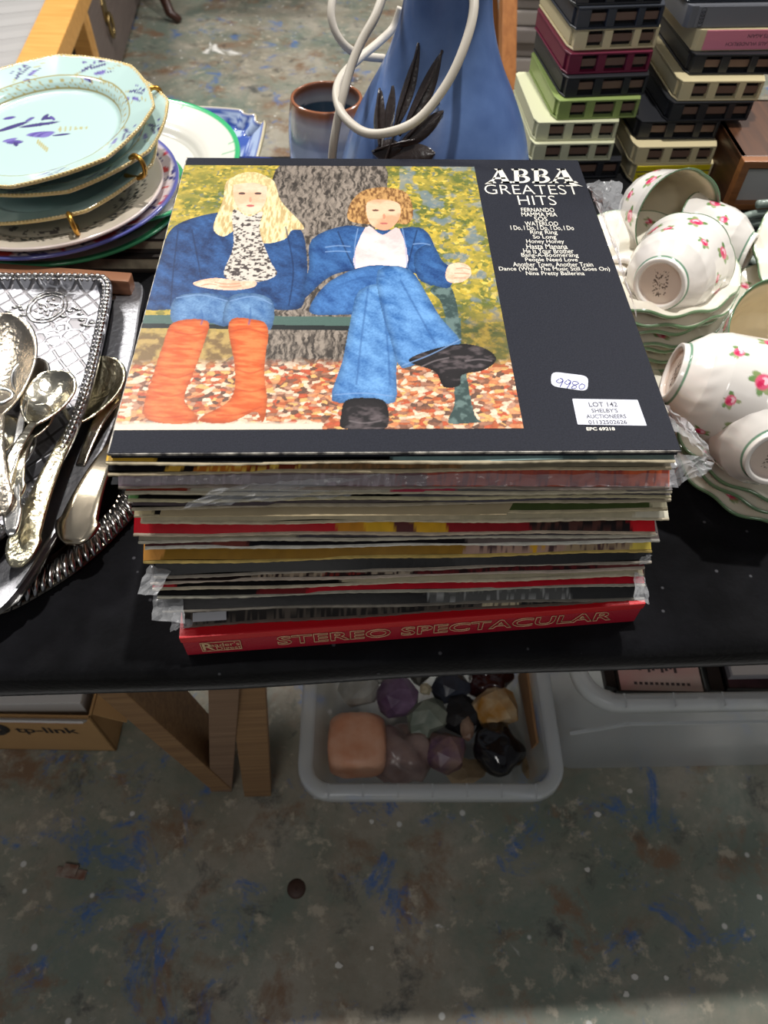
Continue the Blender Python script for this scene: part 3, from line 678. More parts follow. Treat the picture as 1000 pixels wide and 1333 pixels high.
GB = [[(.14, 0), (.40, 0), (.40, 1), (.14, 1)], [(0, 0), (.5, 0), (.5, .11), (.05, .11)], [(0, 1), (.5, 1), (.5, .89), (.05, .89)], [(.36, .44), (.55, .44), (.55, .55), (.36, .55)]]+bowl(.48, .90, 0, .52, .22)+bowl(.50, 1.0, .46, 1.0, .25)
for gl, x0_, x1_ in ((GA, 636, 666), (GB, 666, 690), (GB, 692, 716), (GA, 716, 750)):
    for q_ in gl: quad([(x0_+(x1_-x0_)*(p[0]+.05*(p[1]-.5)), 220+18.5*p[1]) for p in q_])
quad([(739, 235), (748, 239), (759, 243), (742, 240.5)]); quad([(631, 240), (640, 234), (640, 239)])
obj('title_lettering', ttl.mesh(), LET, ab, label='white heavy decorated title letters')
sub = MB(); addmesh(sub, put_text('GREATEST', 692, 247, 122, 12, offset=-.00012)); addmesh(sub, put_text('HITS', 699, 261, 49, 12, offset=-.00012))
obj('subtitle_lettering', sub.mesh(), LET, ab)
songs = [('FERNANDO', 700, 43), ('MAMMA MIA', 702, 46), ('SOS', 704, 17), ('WATERLOO', 705, 43), ('I Do, I Do, I Do, I Do, I Do', 706, 82), ('Ring Ring', 708, 35), ('So Long', 709, 30), ('Honey Honey', 710, 49), ('Hasta Manana', 712, 53), ('He Is Your Brother', 714, 65), ('Bang-A-Boomerang', 716, 74), ('People Need Love', 718, 68), ('Another Town, Another Train', 720, 104), ('Dance (While The Music Still Goes On)', 722, 144), ('Nina Pretty Ballerina', 723, 76)]
lst = MB()
for k, (s_, x_, w_) in enumerate(songs): addmesh(lst, put_text(s_, x_, 273.5+k*5.95, w_, 5.2 if s_.isupper() else 6.4, offset=.00003))
obj('track_list', lst.mesh(), LET, ab)
addmesh_ = MB(); addmesh(addmesh_, put_text('EPC 69218', 782, 558.5, 37, 4.2, offset=.00025))
obj('catalogue_number', addmesh_.mesh(), LET, ab)
def sticker(corners, rad, name, label):
    q = [np.array(cv(*p)) for p in corners]; P = []
    for i in range(4):
        a, b, c_ = q[i-1], q[i], q[(i+1) % 4]
        d1, d2 = (a-b)/np.linalg.norm(a-b), (c_-b)/np.linalg.norm(c_-b)
        for t in np.linspace(0, 1, 5):
            P.append(b+d1*rad*(1-t)**2+d2*rad*t**2)
    return obj(name, MB().prism([tuple(p) for p in P], HT+.0001, HT+.0003).mesh(), WHITEPAPER, ab, label=label)
ps = sticker([(718, 484), (766, 490), (765, 510), (717, 503)], .0045, 'price_sticker', 'small white sticker with handwritten number')
ll = sticker([(745, 519.5), (830, 521), (842, 554.5), (752, 553)], .0006, 'lot_label', 'white printed auction lot label')
INK = mat('blue_ink', rgb(60, 62, 140), .5); BINK = mat('grey_black_ink', rgb(58, 58, 66), .6)
def stroke(pts, r=.00028):
    return [(*cv(*p), HT+.00035) for p in spline(pts, 5, False)], r
hw_ = MB()
for pts in ([(728, 494), (724, 497), (729, 499), (733, 495), (729, 493), (733, 496), (729, 504)], [(738, 496), (735, 499), (739, 501), (743, 497), (739, 495), (743, 498), (738, 506)], [(752, 498), (747, 497), (745, 500), (750, 503), (749, 506), (744, 506), (746, 503), (753, 500), (752, 498)], [(758, 500), (754, 503), (755, 507), (760, 506), (761, 502), (757, 500)]):
    P_, r_ = stroke(pts); hw_.tube(P_, r_, 4)
obj('handwriting', hw_.mesh(), INK, ps)
pl = MB()
for s_, x_, y_, w_, h_ in (('LOT 142', 785, 527, 37, 6), ("SHELBY'S", 787, 535, 34, 5), ('AUCTIONEERS', 789, 542.5, 52, 5), ('01132502626', 791, 550, 50, 5)):
    addmesh(pl, put_text(s_, x_, y_, w_, h_, zoff=.0004, offset=.0001))
obj('lettering', pl.mesh(), BINK, ll)
# ------------------------------------------------------------------ painted china
def stamp(P, C, items):
    """flat painted blobs: (x, y, rx, ry, angle, colour)"""
    for (x, y, rx, ry, a, c) in items:
        dx, dy = P[:, 0]-x, P[:, 1]-y; ca, sa = math.cos(a), math.sin(a)
        u, v = (dx*ca+dy*sa)/rx, (-dx*sa+dy*ca)/ry
        k = np.clip((1.15-np.sqrt(u*u+v*v))*4, 0, 1)[:, None]
        C[:] = C*(1-k)+L3(*c)*k
def OCT(T): return .05*(1-(math.cos(math.pi/8)/np.cos(np.mod(T, math.pi/4)-math.pi/8)-math.cos(math.pi/8))/(1-math.cos(math.pi/8)))*.75
PROFR = {}
def plate_mesh(R, well, depth, foot, thick=.004, n=260, oct_=0, scallop=0, step=.0016):
    prof = [(.0005, 0), (well*.96, 0), (well, .001), (well*1.06, depth*.35), (well*1.14, depth*.55), (R*.985, depth), (R, depth+.0008)]
    lo = [(R+.0006, depth-thick*.5), (R*.985, depth-thick), (well*1.12, depth*.5-thick), (foot, -thick), (foot, -thick-.003), (foot-.004, -thick-.003), (foot-.004, -thick), (.001, -thick)]
    pr = densify(prof, step)+lo
    def rf(T, r, z):
        q = np.clip((r-well)/(R-well), 0, 1)
        o = 0
        if oct_: o = o-OCT(T)*q
        if scallop: o = o-.018*np.abs(np.cos(T*scallop/2))**3*q
        return 1+o
    def zf(T, r, z):
        if not scallop: return 0*r
        return .0015*np.cos(T*scallop)*np.clip((r-well)/(R-well), 0, 1)
    me = lathe(pr, n, rf, zf); 
    PROFR[me.name] = np.repeat([p[0] for p in pr], n)
    return me, len(densify(prof, step))*n
PUR, PUR2, OLV, GLD = (92, 80, 150), (70, 62, 118), (176, 172, 128), (206, 182, 124)
def spray(cx, cy, s, a=0):
    it = []
    def add(x, y, rx, ry, an, c): it.append((cx+s*(x*math.cos(a)-y*math.sin(a)), cy+s*(x*math.sin(a)+y*math.cos(a)), s*rx, s*ry, an+a, c))
    for k in range(6): add(1.5+.28*k, .5+.12*k, .07, .3-.03*k, .6, OLV); add(-1.4-.2*k, -.2-.2*k, .06, .3, -.3, OLV); add(1.0+.2*k, -.95-.1*k, .06, .25, .5, OLV)
    add(.0, .55, 1.1, .17, .55, PUR2); add(-1.4, -.1, .9, .2, .9, PUR2); add(-2.2, .6, .35, .16, .6, PUR); add(-.9, .85, .3, .14, 1.2, PUR)
    add(.1, 1.25, .3, .13, .3, PUR2); add(-.15, 1.3, .15, .35, .1, PUR2); add(.35, 1.35, .3, .1, -.5, PUR)
    for k, q in enumerate((-.5, -.2, .1, .4, .7)): add(.75+q*.5, -.25+.1*q, .22, .62-.05*k, -.9+q*.4, PUR if k % 2 else (118, 108, 176))
    add(1.9, .05, .5, .1, .5, PUR2); add(-.3, -1.4, .5, .2, .3, PUR); add(-.7, -1.3, .4, .15, .7, (118, 108, 176)); add(-.1, -1.55, .25, .14, -.6, PUR2)
    return it
def teal_plate(label, loc, rot, R, full, spin=0):
    o = empty('dinner_plate', label, 'plate', loc, rot, 'plates in the crockery pile')
    me, nt_ = plate_mesh(R, R*.66, .017, R*.55, oct_=8)
    P = verts_np(me); r = PROFR[me.name]; th = np.arctan2(P[:, 1], P[:, 0])
    C = np.repeat(L3(180, 206, 201)[None], len(P), 0)
    top = np.arange(len(P)) < nt_
    if full:
        items = spray(-.012*R/.115, -.004, .0172, .35)
        for k in range(8): items += spray(.84*R*math.cos(.32+k*math.pi/4), .84*R*math.sin(.32+k*math.pi/4), .0066 if k % 2 else .0084, .32+k*math.pi/4-1.57)
        items = [i for i in items]
        Ct = C[:nt_].copy(); stamp(P[:nt_], Ct, items)
        band = (r[:nt_] > R*.675) & (r[:nt_] < R*.765)
        lat = np.abs(np.sin(th[:nt_]*22+(r[:nt_]-R*.72)*260)) < .12; lat |= np.abs(np.sin(th[:nt_]*22-(r[:nt_]-R*.72)*260)) < .12
        Ct[band & lat] = L3(170, 160, 110)
        for q in (.672, .77): Ct[np.abs(r[:nt_]-R*q) < .0007] = L3(150, 138, 80)
        C[:nt_] = Ct
    bead = (r > R*.975) & ((np.sin(th*120) > -.5) | (r > R*.99))
    C[bead] = L3(*GLD)
    setcol(me, C); obj('plate', me, GLAZE, o, rot=(0, 0, spin))
    b = MB()
    nb = 190
    for k in range(nb):
        a = 2*math.pi*k/nb; q = R*(1-float(OCT(a)))
        b.ball((q*math.cos(a), q*math.sin(a), .0172), .00105, nu=5, nv=3)
    obj('beaded_rim', b.mesh(), mat('gilt', rgb(226, 204, 150), .3, .5), o, rot=(0, 0, spin), smooth=True, label='gilded beaded rim', kind='stuff')
    return o
WX = math.atan(-.078); TILT = (.078, -.067, 0)
def tiltrot(nx, ny): return Vector((nx, ny, 1)).normalized().to_track_quat('Z', 'Y').to_euler()
TR = tiltrot(-.067, -.078)
def cz(h): return HC-h
HOOK = mat('brass_hook', rgb(196, 148, 66), .3, .9)
teal_plate('pale aqua octagonal plate with purple flower spray and gold rim, on top of the pile', (-.347, .728, cz(.344)-.017), TR, .115, True)
p2 = teal_plate('aqua gold rimmed plate with brass hook, second from the top of the pile', (-.338, .739, cz(.36)-.017), TR, .115, True, .3)
p3 = teal_plate('aqua gold rimmed plate with brass hook, third from the top of the pile', (-.347, .727, cz(.381)-.017), TR, .113, False, .5)
def hook(parent, px, h):
    p = Matrix.LocRotScale(parent.location, parent.rotation_euler.to_quaternion(), None).inverted() @ atz(px[0], px[1], cz(h))
    a = math.atan2(p.y, p.x); R = math.hypot(p.x, p.y); c_, s_ = math.cos(a), math.sin(a)
    pts = [(R-.012, .016), (R-.004, .0215), (R+.003, .0195), (R+.0045, .012), (R+.001, .004), (R-.012, -.004), (R-.03, -.007)]
    obj('hook', MB().tube([(q[0]*c_, q[0]*s_, q[1]) for q in spline(pts, 4, False)], .0024, 8).mesh(), HOOK, parent, smooth=True, label='brass hanging hook')
hook(p2, (207, 133), .36); hook(p2, (182, 212), .36); hook(p3, (90, 281), .381)
def rim_plate(label, loc, rot, R, base, rimcol, depth=.015, well=.66, fn=None, scallop=0, rw=.03, name='dinner_plate', group='plates in the crockery pile'):
    me, nt_ = plate_mesh(R, R*well, depth, R*.55, scallop=scallop, step=.0022)
    P = verts_np(me); r = np.hypot(P[:, 0], P[:, 1]); th = np.arctan2(P[:, 1], P[:, 0])
    C = np.repeat(L3(*base)[None], len(P), 0)
    if fn: fn(P, r, th, C, nt_, R)
    k = np.clip((r-R*(1-rw))/(R*.008), 0, 1)[:, None]
    if scallop: k = np.clip((r/np.maximum(1e-6, R*(1-.018*np.abs(np.cos(th*scallop/2))**3))-(1-rw))/.008, 0, 1)[:, None]
    C[:] = C*(1-k)+L3(*rimcol)*k
    setcol(me, C)
    o = obj(name, me, GLAZE, None, loc, rot); tag(o, label, 'plate', group); return o
def script_fn(P, r, th, C, nt_, R):
    k = (fbm(th*26, r*500, 3) > .56) & (r > R*.74) & (r < R*.86); C[k] = L3(52, 48, 48)
    k = (fbm(th*9+4, r*140, 4) > .6) & (r > R*.5) & (r < R*.72); C[k] = L3(110, 100, 96)
rim_plate('cream plate with black brushed writing round its rim, under the aqua plates', (-.350, .704, cz(.400)-.015), (0, 0, 0), .1145, (214, 202, 184), (222, 206, 198), fn=script_fn)
def imari_fn(P, r, th, C, nt_, R):
    n_ = fbm(P[:, 0]*60+9, P[:, 1]*60+3, 4); out = r > R*.70
    C[out & (n_ > .45)] = L3(206, 190, 190); C[out & (n_ > .58)] = L3(186, 62, 52); C[out & (n_ < .38)] = L3(52, 48, 104)
    C[(r > R*.62) & (r < R*.7)] = L3(60, 62, 128)
rim_plate('plate with blue rim and red and navy pattern in the crockery pile', (-.3595, .722, cz(.409)-.015), (0, 0, 0), .134, (214, 206, 202), (92, 96, 164), fn=imari_fn, rw=.035)
def feather_fn(P, r, th, C, nt_, R):
    L_ = .035+.03*np.abs(np.sin(th*11)); k = np.abs(np.sin(th*22)) < .10+.05*np.sin(th*7)
    m_ = k & (r > R*(1-L_*2.2)); C[m_] = C[m_]*.35+L3(64, 164, 112)*.65
rim_plate('large white plate with green feathered rim at the back of the pile', (-.314, .797, cz(.42)-.016), (0, 0, 0), .141, (212, 210, 200), (60, 168, 110), depth=.018, fn=feather_fn, rw=.04)
rim_plate('white plate with broad green rim, lowest round one in the pile', (-.350, .735, cz(.43)-.012), (0, 0, 0), .1275, (212, 206, 186), (66, 150, 100), depth=.013, rw=.06)
# blue pattern dish leaning behind, and the navy rimmed plate behind it
def chin(P):
    n_ = fbm(P[:, 0]*110+5, P[:, 1]*110, 3); C = np.repeat(L3(170, 186, 216)[None], len(P), 0)
    k = S(n_, .46, .54)[:, None]; C = C*(1-k)+L3(58, 84, 158)*k; return C
dc = atz(318, 205, TABLE+.045)
pts = [(-.056, -.055), (.05, -.055), (.056, -.05), (.056, .03), (.046, .034), (.042, .045), (.03, .046), (.022, .052), (-.022, .052), (-.03, .046), (-.042, .045), (-.046, .034), (-.056, .03)]
def dish(label, loc, rot, s, pr):
    N = 40; out = spline(pr, 4); V = []; F = []; n = len(out); K = 24
    for j in range(K+1):
        q = j/K; z = 0 if q < .7 else (q-.7)/.3*.014
        for p in out: V.append((p[0]*max(q, .01)*s, p[1]*max(q, .01)*s, z))
    for j in range(K):
        for i in range(n): F.append((j*n+i, j*n+(i+1) % n, (j+1)*n+(i+1) % n, (j+1)*n+i))
    me = pydata(V, F); P = verts_np(me); C = chin(P); q = np.repeat(np.arange(K+1)/K, n)
    C[(q > .68) & (q < .73)] = L3(70, 92, 160); C[(q > .92)] = L3(92, 112, 176); C[q > .975] = L3(190, 180, 150)
    setcol(me, C); me.shade_smooth(); o = obj('square_dish', me, GLAZE, None, loc, rot); tag(o, label, 'dish')
    m_ = o.modifiers.new('thick', 'SOLIDIFY'); m_.thickness = .004; m_.offset = -1
dish('square blue and white patterned dish with cut corners behind the records', (atz(343, 155, TABLE+.03)-Vector((.056, .05, 0))).to_tuple()[:2]+(TABLE+.014,), (.22, 0, -.08), 1.1, pts)
rim_plate('navy rimmed plate mostly hidden between the blue square dish and the records', (-.165, .745, TABLE+.012), (0, 0, 0), .105, (150, 160, 190), (44, 56, 112), rw=.12)
# the dark cases the pile stands on
LAC = mat('dark_case', rgb(52, 47, 44), .35); PAGE = mat('cream_edge', rgb(196, 186, 160), .6, var=.4, vscale=90)
def case(label, p, z0, z1, yaw, wx, wy):
    o = empty('flat_book', label, 'book', (p.x, p.y, z0), (0, 0, yaw))
    h = z1-z0
    obj('cover', MB().box(-wx, .0, 0, wy, h-.003, h).box(-wx, 0, 0, wy, 0, .003).mesh(.0008), LAC, o)
    obj('pages', MB().box(-wx+.004, -.003, .003, wy-.003, .0025, h-.0025).mesh(), PAGE, o)
q = atz(222, 330, TABLE+.02); case('dark covered flat book with cream page edges under the plates', q, TABLE+.0205, TABLE+.037, .06, .36, .12)
q = atz(218, 356, TABLE+.0); case('dark flat book lowest under the plate pile beside the wooden tray handle', q, TABLE+.0006, TABLE+.020, .05, .38, .13)

# ------------------------------------------------------------------ silver trays and cutlery
def offset(poly, d):
    n = len(poly); out = []; A = sum(poly[i][0]*poly[(i+1) % n][1]-poly[(i+1) % n][0]*poly[i][1] for i in range(n)); sg = 1 if A > 0 else -1
    for i in range(n):
        a, b, c_ = np.array(poly[i-1]), np.array(poly[i]), np.array(poly[(i+1) % n])
        t = c_-a; t = t/np.linalg.norm(t); nrm = np.array([-t[1], t[0]])*sg
        out.append(tuple(b+nrm*d))
    return out
def resample(P, step):
    out = []; n = len(P); P = [np.array(p) for p in P]; acc = 0
    for i in range(n):
        a, b = P[i], P[(i+1) % n]; L = np.linalg.norm(b-a)
        while acc < L: out.append(tuple(a+(b-a)*acc/L)); acc += step
        acc -= L
    return out
def tray_mesh(out, rings):
    """rings: list of (inset, z)"""
    V = []; F = []; n = len(out)
    for d, z in rings: V += [(p[0], p[1], z) for p in (offset(out, d) if d else out)]
    for j in range(len(rings)-1):
        for i in range(n): F.append((j*n+i, j*n+(i+1) % n, (j+1)*n+(i+1) % n, (j+1)*n+i))
    F.append(tuple((len(rings)-1)*n+i for i in range(n)))
    me = pydata(V, F); return me
def world_poly(px, z, o=None):
    P = [atz(x, y, z) for x, y in px]
    return [(p.x-(o.x if o else 0), p.y-(o.y if o else 0)) for p in P]
def engraved():
    m = bpy.data.materials.new('engraved_silver'); m.use_nodes = True; nt = m.node_tree; b = nt.nodes['Principled BSDF']
    b.inputs['Base Color'].default_value = rgb(170, 170, 174); b.inputs['Metallic'].default_value = 1; b.inputs['Roughness'].default_value = .34
    tc = nt.nodes.new('ShaderNodeTexCoord')
    def wave(rz, sc):
        mp = nt.nodes.new('ShaderNodeMapping'); mp.inputs['Rotation'].default_value = (0, 0, rz); nt.links.new(tc.outputs['Object'], mp.inputs[0])
        wv = nt.nodes.new('ShaderNodeTexWave'); wv.inputs['Scale'].default_value = sc; wv.inputs['Distortion'].default_value = 1.2; wv.inputs['Detail'].default_value = 1
        nt.links.new(mp.outputs[0], wv.inputs['Vector'])
        r = nt.nodes.new('ShaderNodeValToRGB'); r.color_ramp.elements[0].position = .86; r.color_ramp.elements[1].position = .97
        nt.links.new(wv.outputs['Fac'], r.inputs[0]); return r.outputs[0]
    ad = nt.nodes.new('ShaderNodeMath'); ad.operation = 'MAXIMUM'
    nt.links.new(wave(.7, 22), ad.inputs[0]); nt.links.new(wave(-.7, 22), ad.inputs[1])
    v = nt.nodes.new('ShaderNodeTexVoronoi'); v.inputs['Scale'].default_value = 90; v.feature = 'DISTANCE_TO_EDGE'; nt.links.new(tc.outputs['Object'], v.inputs['Vector'])
    r3 = nt.nodes.new('ShaderNodeValToRGB'); r3.color_ramp.elements[0].position = .04; r3.color_ramp.elements[1].position = .12; nt.links.new(v.outputs['Distance'], r3.inputs[0])
    n = nt.nodes.new('ShaderNodeTexNoise'); n.inputs['Scale'].default_value = 16; nt.links.new(tc.outputs['Object'], n.inputs['Vector'])
    r4 = nt.nodes.new('ShaderNodeValToRGB'); r4.color_ramp.elements[0].position = .48; r4.color_ramp.elements[1].position = .56; nt.links.new(n.outputs['Fac'], r4.inputs[0])
    mx = nt.nodes.new('ShaderNodeMix'); nt.links.new(r4.outputs[0], mx.inputs['Factor']); nt.links.new(ad.outputs[0], mx.inputs['A']); nt.links.new(r3.outputs[0], mx.inputs['B'])
    cm = nt.nodes.new('ShaderNodeMix'); cm.data_type = 'RGBA'; cm.inputs['A'].default_value = rgb(168, 168, 174); cm.inputs['B'].default_value = rgb(108, 106, 108)
    nt.links.new(mx.outputs['Result'], cm.inputs['Factor']); nt.links.new(cm.outputs['Result'], b.inputs['Base Color'])
    bp = nt.nodes.new('ShaderNodeBump'); bp.inputs['Strength'].default_value = .4; bp.inputs['Distance'].default_value = .0008
    nt.links.new(mx.outputs['Result'], bp.inputs['Height']); nt.links.new(bp.outputs['Normal'], b.inputs['Normal'])
    return m
# rope-rimmed oval tray on the cloth
z = TABLE+.010
rope_px = [(183, 652), (152, 692), (108, 733), (56, 768), (0, 796), (-70, 805), (-150, 770), (-200, 690), (-190, 590), (-120, 500), (-30, 455), (70, 440), (150, 470), (188, 520), (196, 590)]
rp = spline(world_poly(rope_px, z), 8); o_ = Vector((sum(p[0] for p in rp)/len(rp), sum(p[1] for p in rp)/len(rp), TABLE))
rp = resample([(p[0]-o_.x, p[1]-o_.y) for p in rp], .006)
rt = empty('oval_tray', 'large oval silver tray with rope twist rim lying on the black cloth', 'tray', o_+Vector((0, 0, .0005)))
obj('tray', tray_mesh(rp, [(0.004, 0), (0, .006), (.0008, .0078), (.020, .0070), (.025, .0015), (.03, .001)]), mat('dark_silver', rgb(120, 112, 100), .22, 1, bump=.2, bscale=60), rt, smooth=False)
b = MB(); rp2 = resample(offset(rp, .010), .0058); n = len(rp2)
for i, p in enumerate(rp2):
    a = np.array(rp2[(i+1) % n])-np.array(rp2[i-1]); a = a/np.linalg.norm(a); nr = np.array([-a[1], a[0]])
    d = nr*.0100+a*.006
    b.tube([(p[0]-d[0], p[1]-d[1], .0072), (p[0]-d[0]*.4, p[1]-d[1]*.4, .0105), (p[0]+d[0]*.4, p[1]+d[1]*.4, .0105), (p[0]+d[0], p[1]+d[1], .0072)], [.0012, .0029, .0029, .0014], 6)
obj('rope_rim', b.mesh(), SILVER, rt, smooth=True, label='twisted rope rim', kind='stuff')
# grey metal tray with a wooden handle
z = TABLE+.030
gp_px = [(186, 372), (182, 410), (176, 450), (164, 500), (150, 548), (128, 598), (100, 650), (62, 710), (30, 760), (-10, 800), (-60, 800), (-110, 700), (-120, 560), (-100, 430), (-60, 368), (0, 362), (90, 365), (160, 366)]
gp = spline(world_poly(gp_px, z), 6); o_ = Vector((sum(p[0] for p in gp)/len(gp), sum(p[1] for p in gp)/len(gp), TABLE+.0115))
gp = resample([(p[0]-o_.x, p[1]-o_.y) for p in gp], .006)
gt = empty('handled_tray', 'grey metal tray with a brown wooden handle bar on the far edge', 'tray', o_)
obj('tray', tray_mesh(gp, [(0.0, .014), (0.0005, .019), (.002, .0195), (.026, .0188), (.030, .012), (.036, .004)]), PEWTER, gt)
ha, hb = atz(-8, 357, z+.013)-o_, atz(172, 370, z+.008)-o_
obj('handle', MB().beam(ha, hb, .014, .016).mesh(.002), wood('teak', rgb(128, 84, 58), rgb(164, 116, 86), .45), gt, label='brown wooden handle')
obj('handle_plate', MB().beam(ha+Vector((.01, -.004, -.01)), hb+Vector((.006, -.004, -.01)), .022, .003).mesh(.001), SILVER, gt)
# beaded tray with engraving
z = TABLE+.052
cp_px = [(143, 364), (146, 378), (141, 410), (134, 445), (122, 495), (106, 545), (84, 592), (52, 640), (18, 682), (-30, 720), (-90, 740), (-150, 730), (-190, 640), (-190, 520), (-160, 400), (-120, 352), (-60, 352), (0, 356), (60, 356), (110, 357), (135, 358)]
cp = spline(world_poly(cp_px, z), 6); o_ = Vector((sum(p[0] for p in cp)/len(cp), sum(p[1] for p in cp)/len(cp), TABLE+.0435))
cp = resample([(p[0]-o_.x, p[1]-o_.y) for p in cp], .005)
ct = empty('engraved_tray', 'bright engraved silver tray with beaded rim holding loose cutlery', 'tray', o_)
ENG = engraved()
obj('tray', tray_mesh(cp, [(.001, .004), (0, .008), (.001, .009), (.007, .0082), (.010, .004), (.013, .001), (.02, .0006)]), ENG, ct)
b = MB(); bd = resample(offset(cp, .0035), .0052)
for p in bd: b.ball((p[0], p[1], .0095), .0026, .0026, .0022, nu=7, nv=5)
bd2 = resample(offset(cp, .0078), .0052)
for p in bd2: b.ball((p[0], p[1], .0078), .0015, nu=5, nv=4)
obj('beading', b.mesh(), SILVER, ct, smooth=True, label='beaded rim', kind='stuff')
# a raised engraved medallion on the tray
med = MB(); mc = atz(61, 400, TABLE+.0445)-o_
for rr in (.0135, .0165):
    med.tube([(mc.x+rr*1.05*math.cos(a), mc.y+rr*1.3*math.sin(a), .0012) for a in np.linspace(0, 2*math.pi, 40, endpoint=False)], .0006, 5, True)
for sgn in (-1, 1):
    for k in range(9):
        a = .3+k*.16; med.ball((mc.x+sgn*(.018+.0035*k), mc.y-.012+.012*math.sin(k*.7), .001), .0035, .0015, .0012, 6, 4)
for k in range(14):
    a = k*2.4; med.ball((mc.x+.007*math.sqrt(k/14)*1.4*math.cos(a), mc.y+.009*math.sqrt(k/14)*1.5*math.sin(a), .001), .0018, .0013, .001, 6, 4)
obj('engraving', med.mesh(), SILVER, ct, smooth=True, label='engraved medallion and scrolls')

def cutlery(name, label, pa, ha, pb, hb, bowl=(.06, .042), hw=(.004, .010), kind='spoon', m=TARN, bump=True, curve=.008, group='loose cutlery on the trays', tip=None):
    """pa/ha: pixel and height of the bowl tip; pb/hb: of the handle end"""
    A, B = atz(pa[0], pa[1], ha), atz(pb[0], pb[1], hb); d = B-A; L = d.length
    y = d.normalized(); x = y.cross(Vector((0, 0, 1))).normalized(); zz = x.cross(y)
    o = empty(name, label, 'cutlery', A, Matrix((x, y, zz)).transposed().to_euler(), group)
    bl, bw = bowl
    if kind == 'spoon':
        V = []; F = []; nu, nv = 14, 26
        for j in range(nv+1):
            t = j/nv; yy = bl*t; wv = bw/2*math.sin(math.pi*min(1, t**.75))**.62 if 0 < t < 1 else .0
            wv = max(wv, .003 if t > .5 else .0006)
            for i in range(nu+1):
                s = -1+2*i/nu; dep = .24*bw*(1-s*s)*math.sin(math.pi*t)**.7
                V.append((s*wv, yy, .004-dep+ .003*t*t))
        for j in range(nv):
            for i in range(nu): F.append((j*(nu+1)+i, j*(nu+1)+i+1, (j+1)*(nu+1)+i+1, (j+1)*(nu+1)+i))
        q = obj('bowl', pydata(V, F), m, o, smooth=True); sm_ = q.modifiers.new('thick', 'SOLIDIFY'); sm_.thickness = .0016; sm_.offset = 0
    elif kind == 'fork':
        mb_ = MB(); mb_.prism([(-bw/2, bl*.5), (bw/2, bl*.5), (bw*.35, bl*.85), (.003, bl), (-.003, bl), (-bw*.35, bl*.85)], 0, .002)
        obj('fork_head', mb_.mesh(.0006), m, o)
        for k in range(4):
            xx = -bw/2+bw*(k+.5)/4; obj('tine', MB().prism([(xx-bw*.07, bl*.52), (xx+bw*.07, bl*.52), (xx+bw*.03, 0), (xx-bw*.03, 0)], 0, .002).mesh(.0005), m, o)
    elif kind == 'blade':
        P = [(-bw/2, bl), (-bw/2, .02), (-bw*.3, .006), (0, 0), (bw*.35, .008), (bw/2, .03), (bw/2, bl*.95), (bw*.25, bl)]
        obj('blade', MB().prism(P, 0, .0022).mesh(.0008), SILVER, o)
    nb = 36; V = []; F = []; y0 = bl-.004; prof = []
    for j in range(nb+1):
        t = j/nb; yy = y0+(L-y0)*t
        wv = hw[0]+(hw[1]-hw[0])*t**1.6
        if t > .86: wv = hw[1]*math.sqrt(max(0, 1-((t-.86)/.14)**2*.86))
        zz_ = .006+curve*math.sin(math.pi*t*.9)-.002*t
        th_ = .0011+.0012*t
        ring = [(-1, 0), (-.86, .8), (-.55, .55), (0, .9), (.55, .55), (.86, .8), (1, 0), (.8, -.8), (0, -1), (-.8, -.8)]
        for (a, c_) in ring: V.append((a*wv, yy, zz_+c_*th_))
    k = 10
    for j in range(nb):
        for i in range(k): F.append((j*k+i, j*k+(i+1) % k, (j+1)*k+(i+1) % k, (j+1)*k+i))
    F.append(tuple(range(k-1, -1, -1))); F.append(tuple(nb*k+i for i in range(k)))
    obj('handle', pydata(V, F), m, o, smooth=True)
    return o
ZT = TABLE+.0545
S1 = cutlery('serving_spoon', 'big engraved serving spoon with wide brownish bowl at the left edge', (-4, 412), ZT+.014, (8, 676), ZT+.008, (.125, .062), (.005, .009), m=mat('etched_silver', rgb(190, 180, 164), .24, 1, bump=.4, bscale=260))
obj('collar', MB().tube([(.012*math.cos(a), .108+.008*math.sin(a), .010+.001*math.cos(a)) for a in np.linspace(0, 2*math.pi, 28, endpoint=False)], .0016, 6, True).mesh(), SILVER, S1, smooth=True)
cutlery('tablespoon', 'yellowish silver spoon lying bowl upward beside the wide engraved server', (78, 486), ZT+.008, (2, 668), ZT+.006, (.062, .040), (.003, .0075))
cutlery('teaspoon', 'small silver spoon with its bowl cut by the photo edge', (2, 545), ZT+.005, (-6, 690), ZT+.004, (.045, .032), (.002, .006))
cutlery('fork', 'slim silver fork lying between the spoons on the engraved tray', (40, 555), ZT+.002, (14, 648), ZT+.004, (.04, .016), (.003, .006), 'fork', SILVER)
cutlery('teaspoon', 'narrow silver teaspoon handle with beaded edge nearest the tray rim', (58, 530), ZT+.0015, (26, 655), ZT+.005, (.04, .022), (.002, .006))
cutlery('teaspoon', 'bright silver teaspoon crossing under the wide engraved server', (44, 470), ZT+.001, (20, 704), ZT+.003, (.05, .030), (.0025, .0065), m=SILVER)
ZU = TABLE+.027
cutlery('serving_spoon', 'gold toned serving spoon with ornate thick handle under the engraved tray', (138, 468), ZU+.012, (26, 744), ZU+.018, (.085, .050), (.005, .012), m=mat('gilt_silver', rgb(204, 196, 168), .24, 1, bump=.5, bscale=200))
cutlery('serving_spoon', 'plain wide handled spoon resting on the rope rim beside the records', (196, 500), TABLE+.020, (98, 716), TABLE+.027, (.07, .044), (.006, .0165), m=mat('warm_silver', rgb(206, 192, 168), .18, 1, bump=.12, bscale=60), curve=.012)
cutlery('cake_slice', 'broad flat silver blade poking out at the lower left corner', (-20, 800), TABLE+.022, (60, 560), TABLE+.026, (.14, .036), (.004, .008), 'blade')
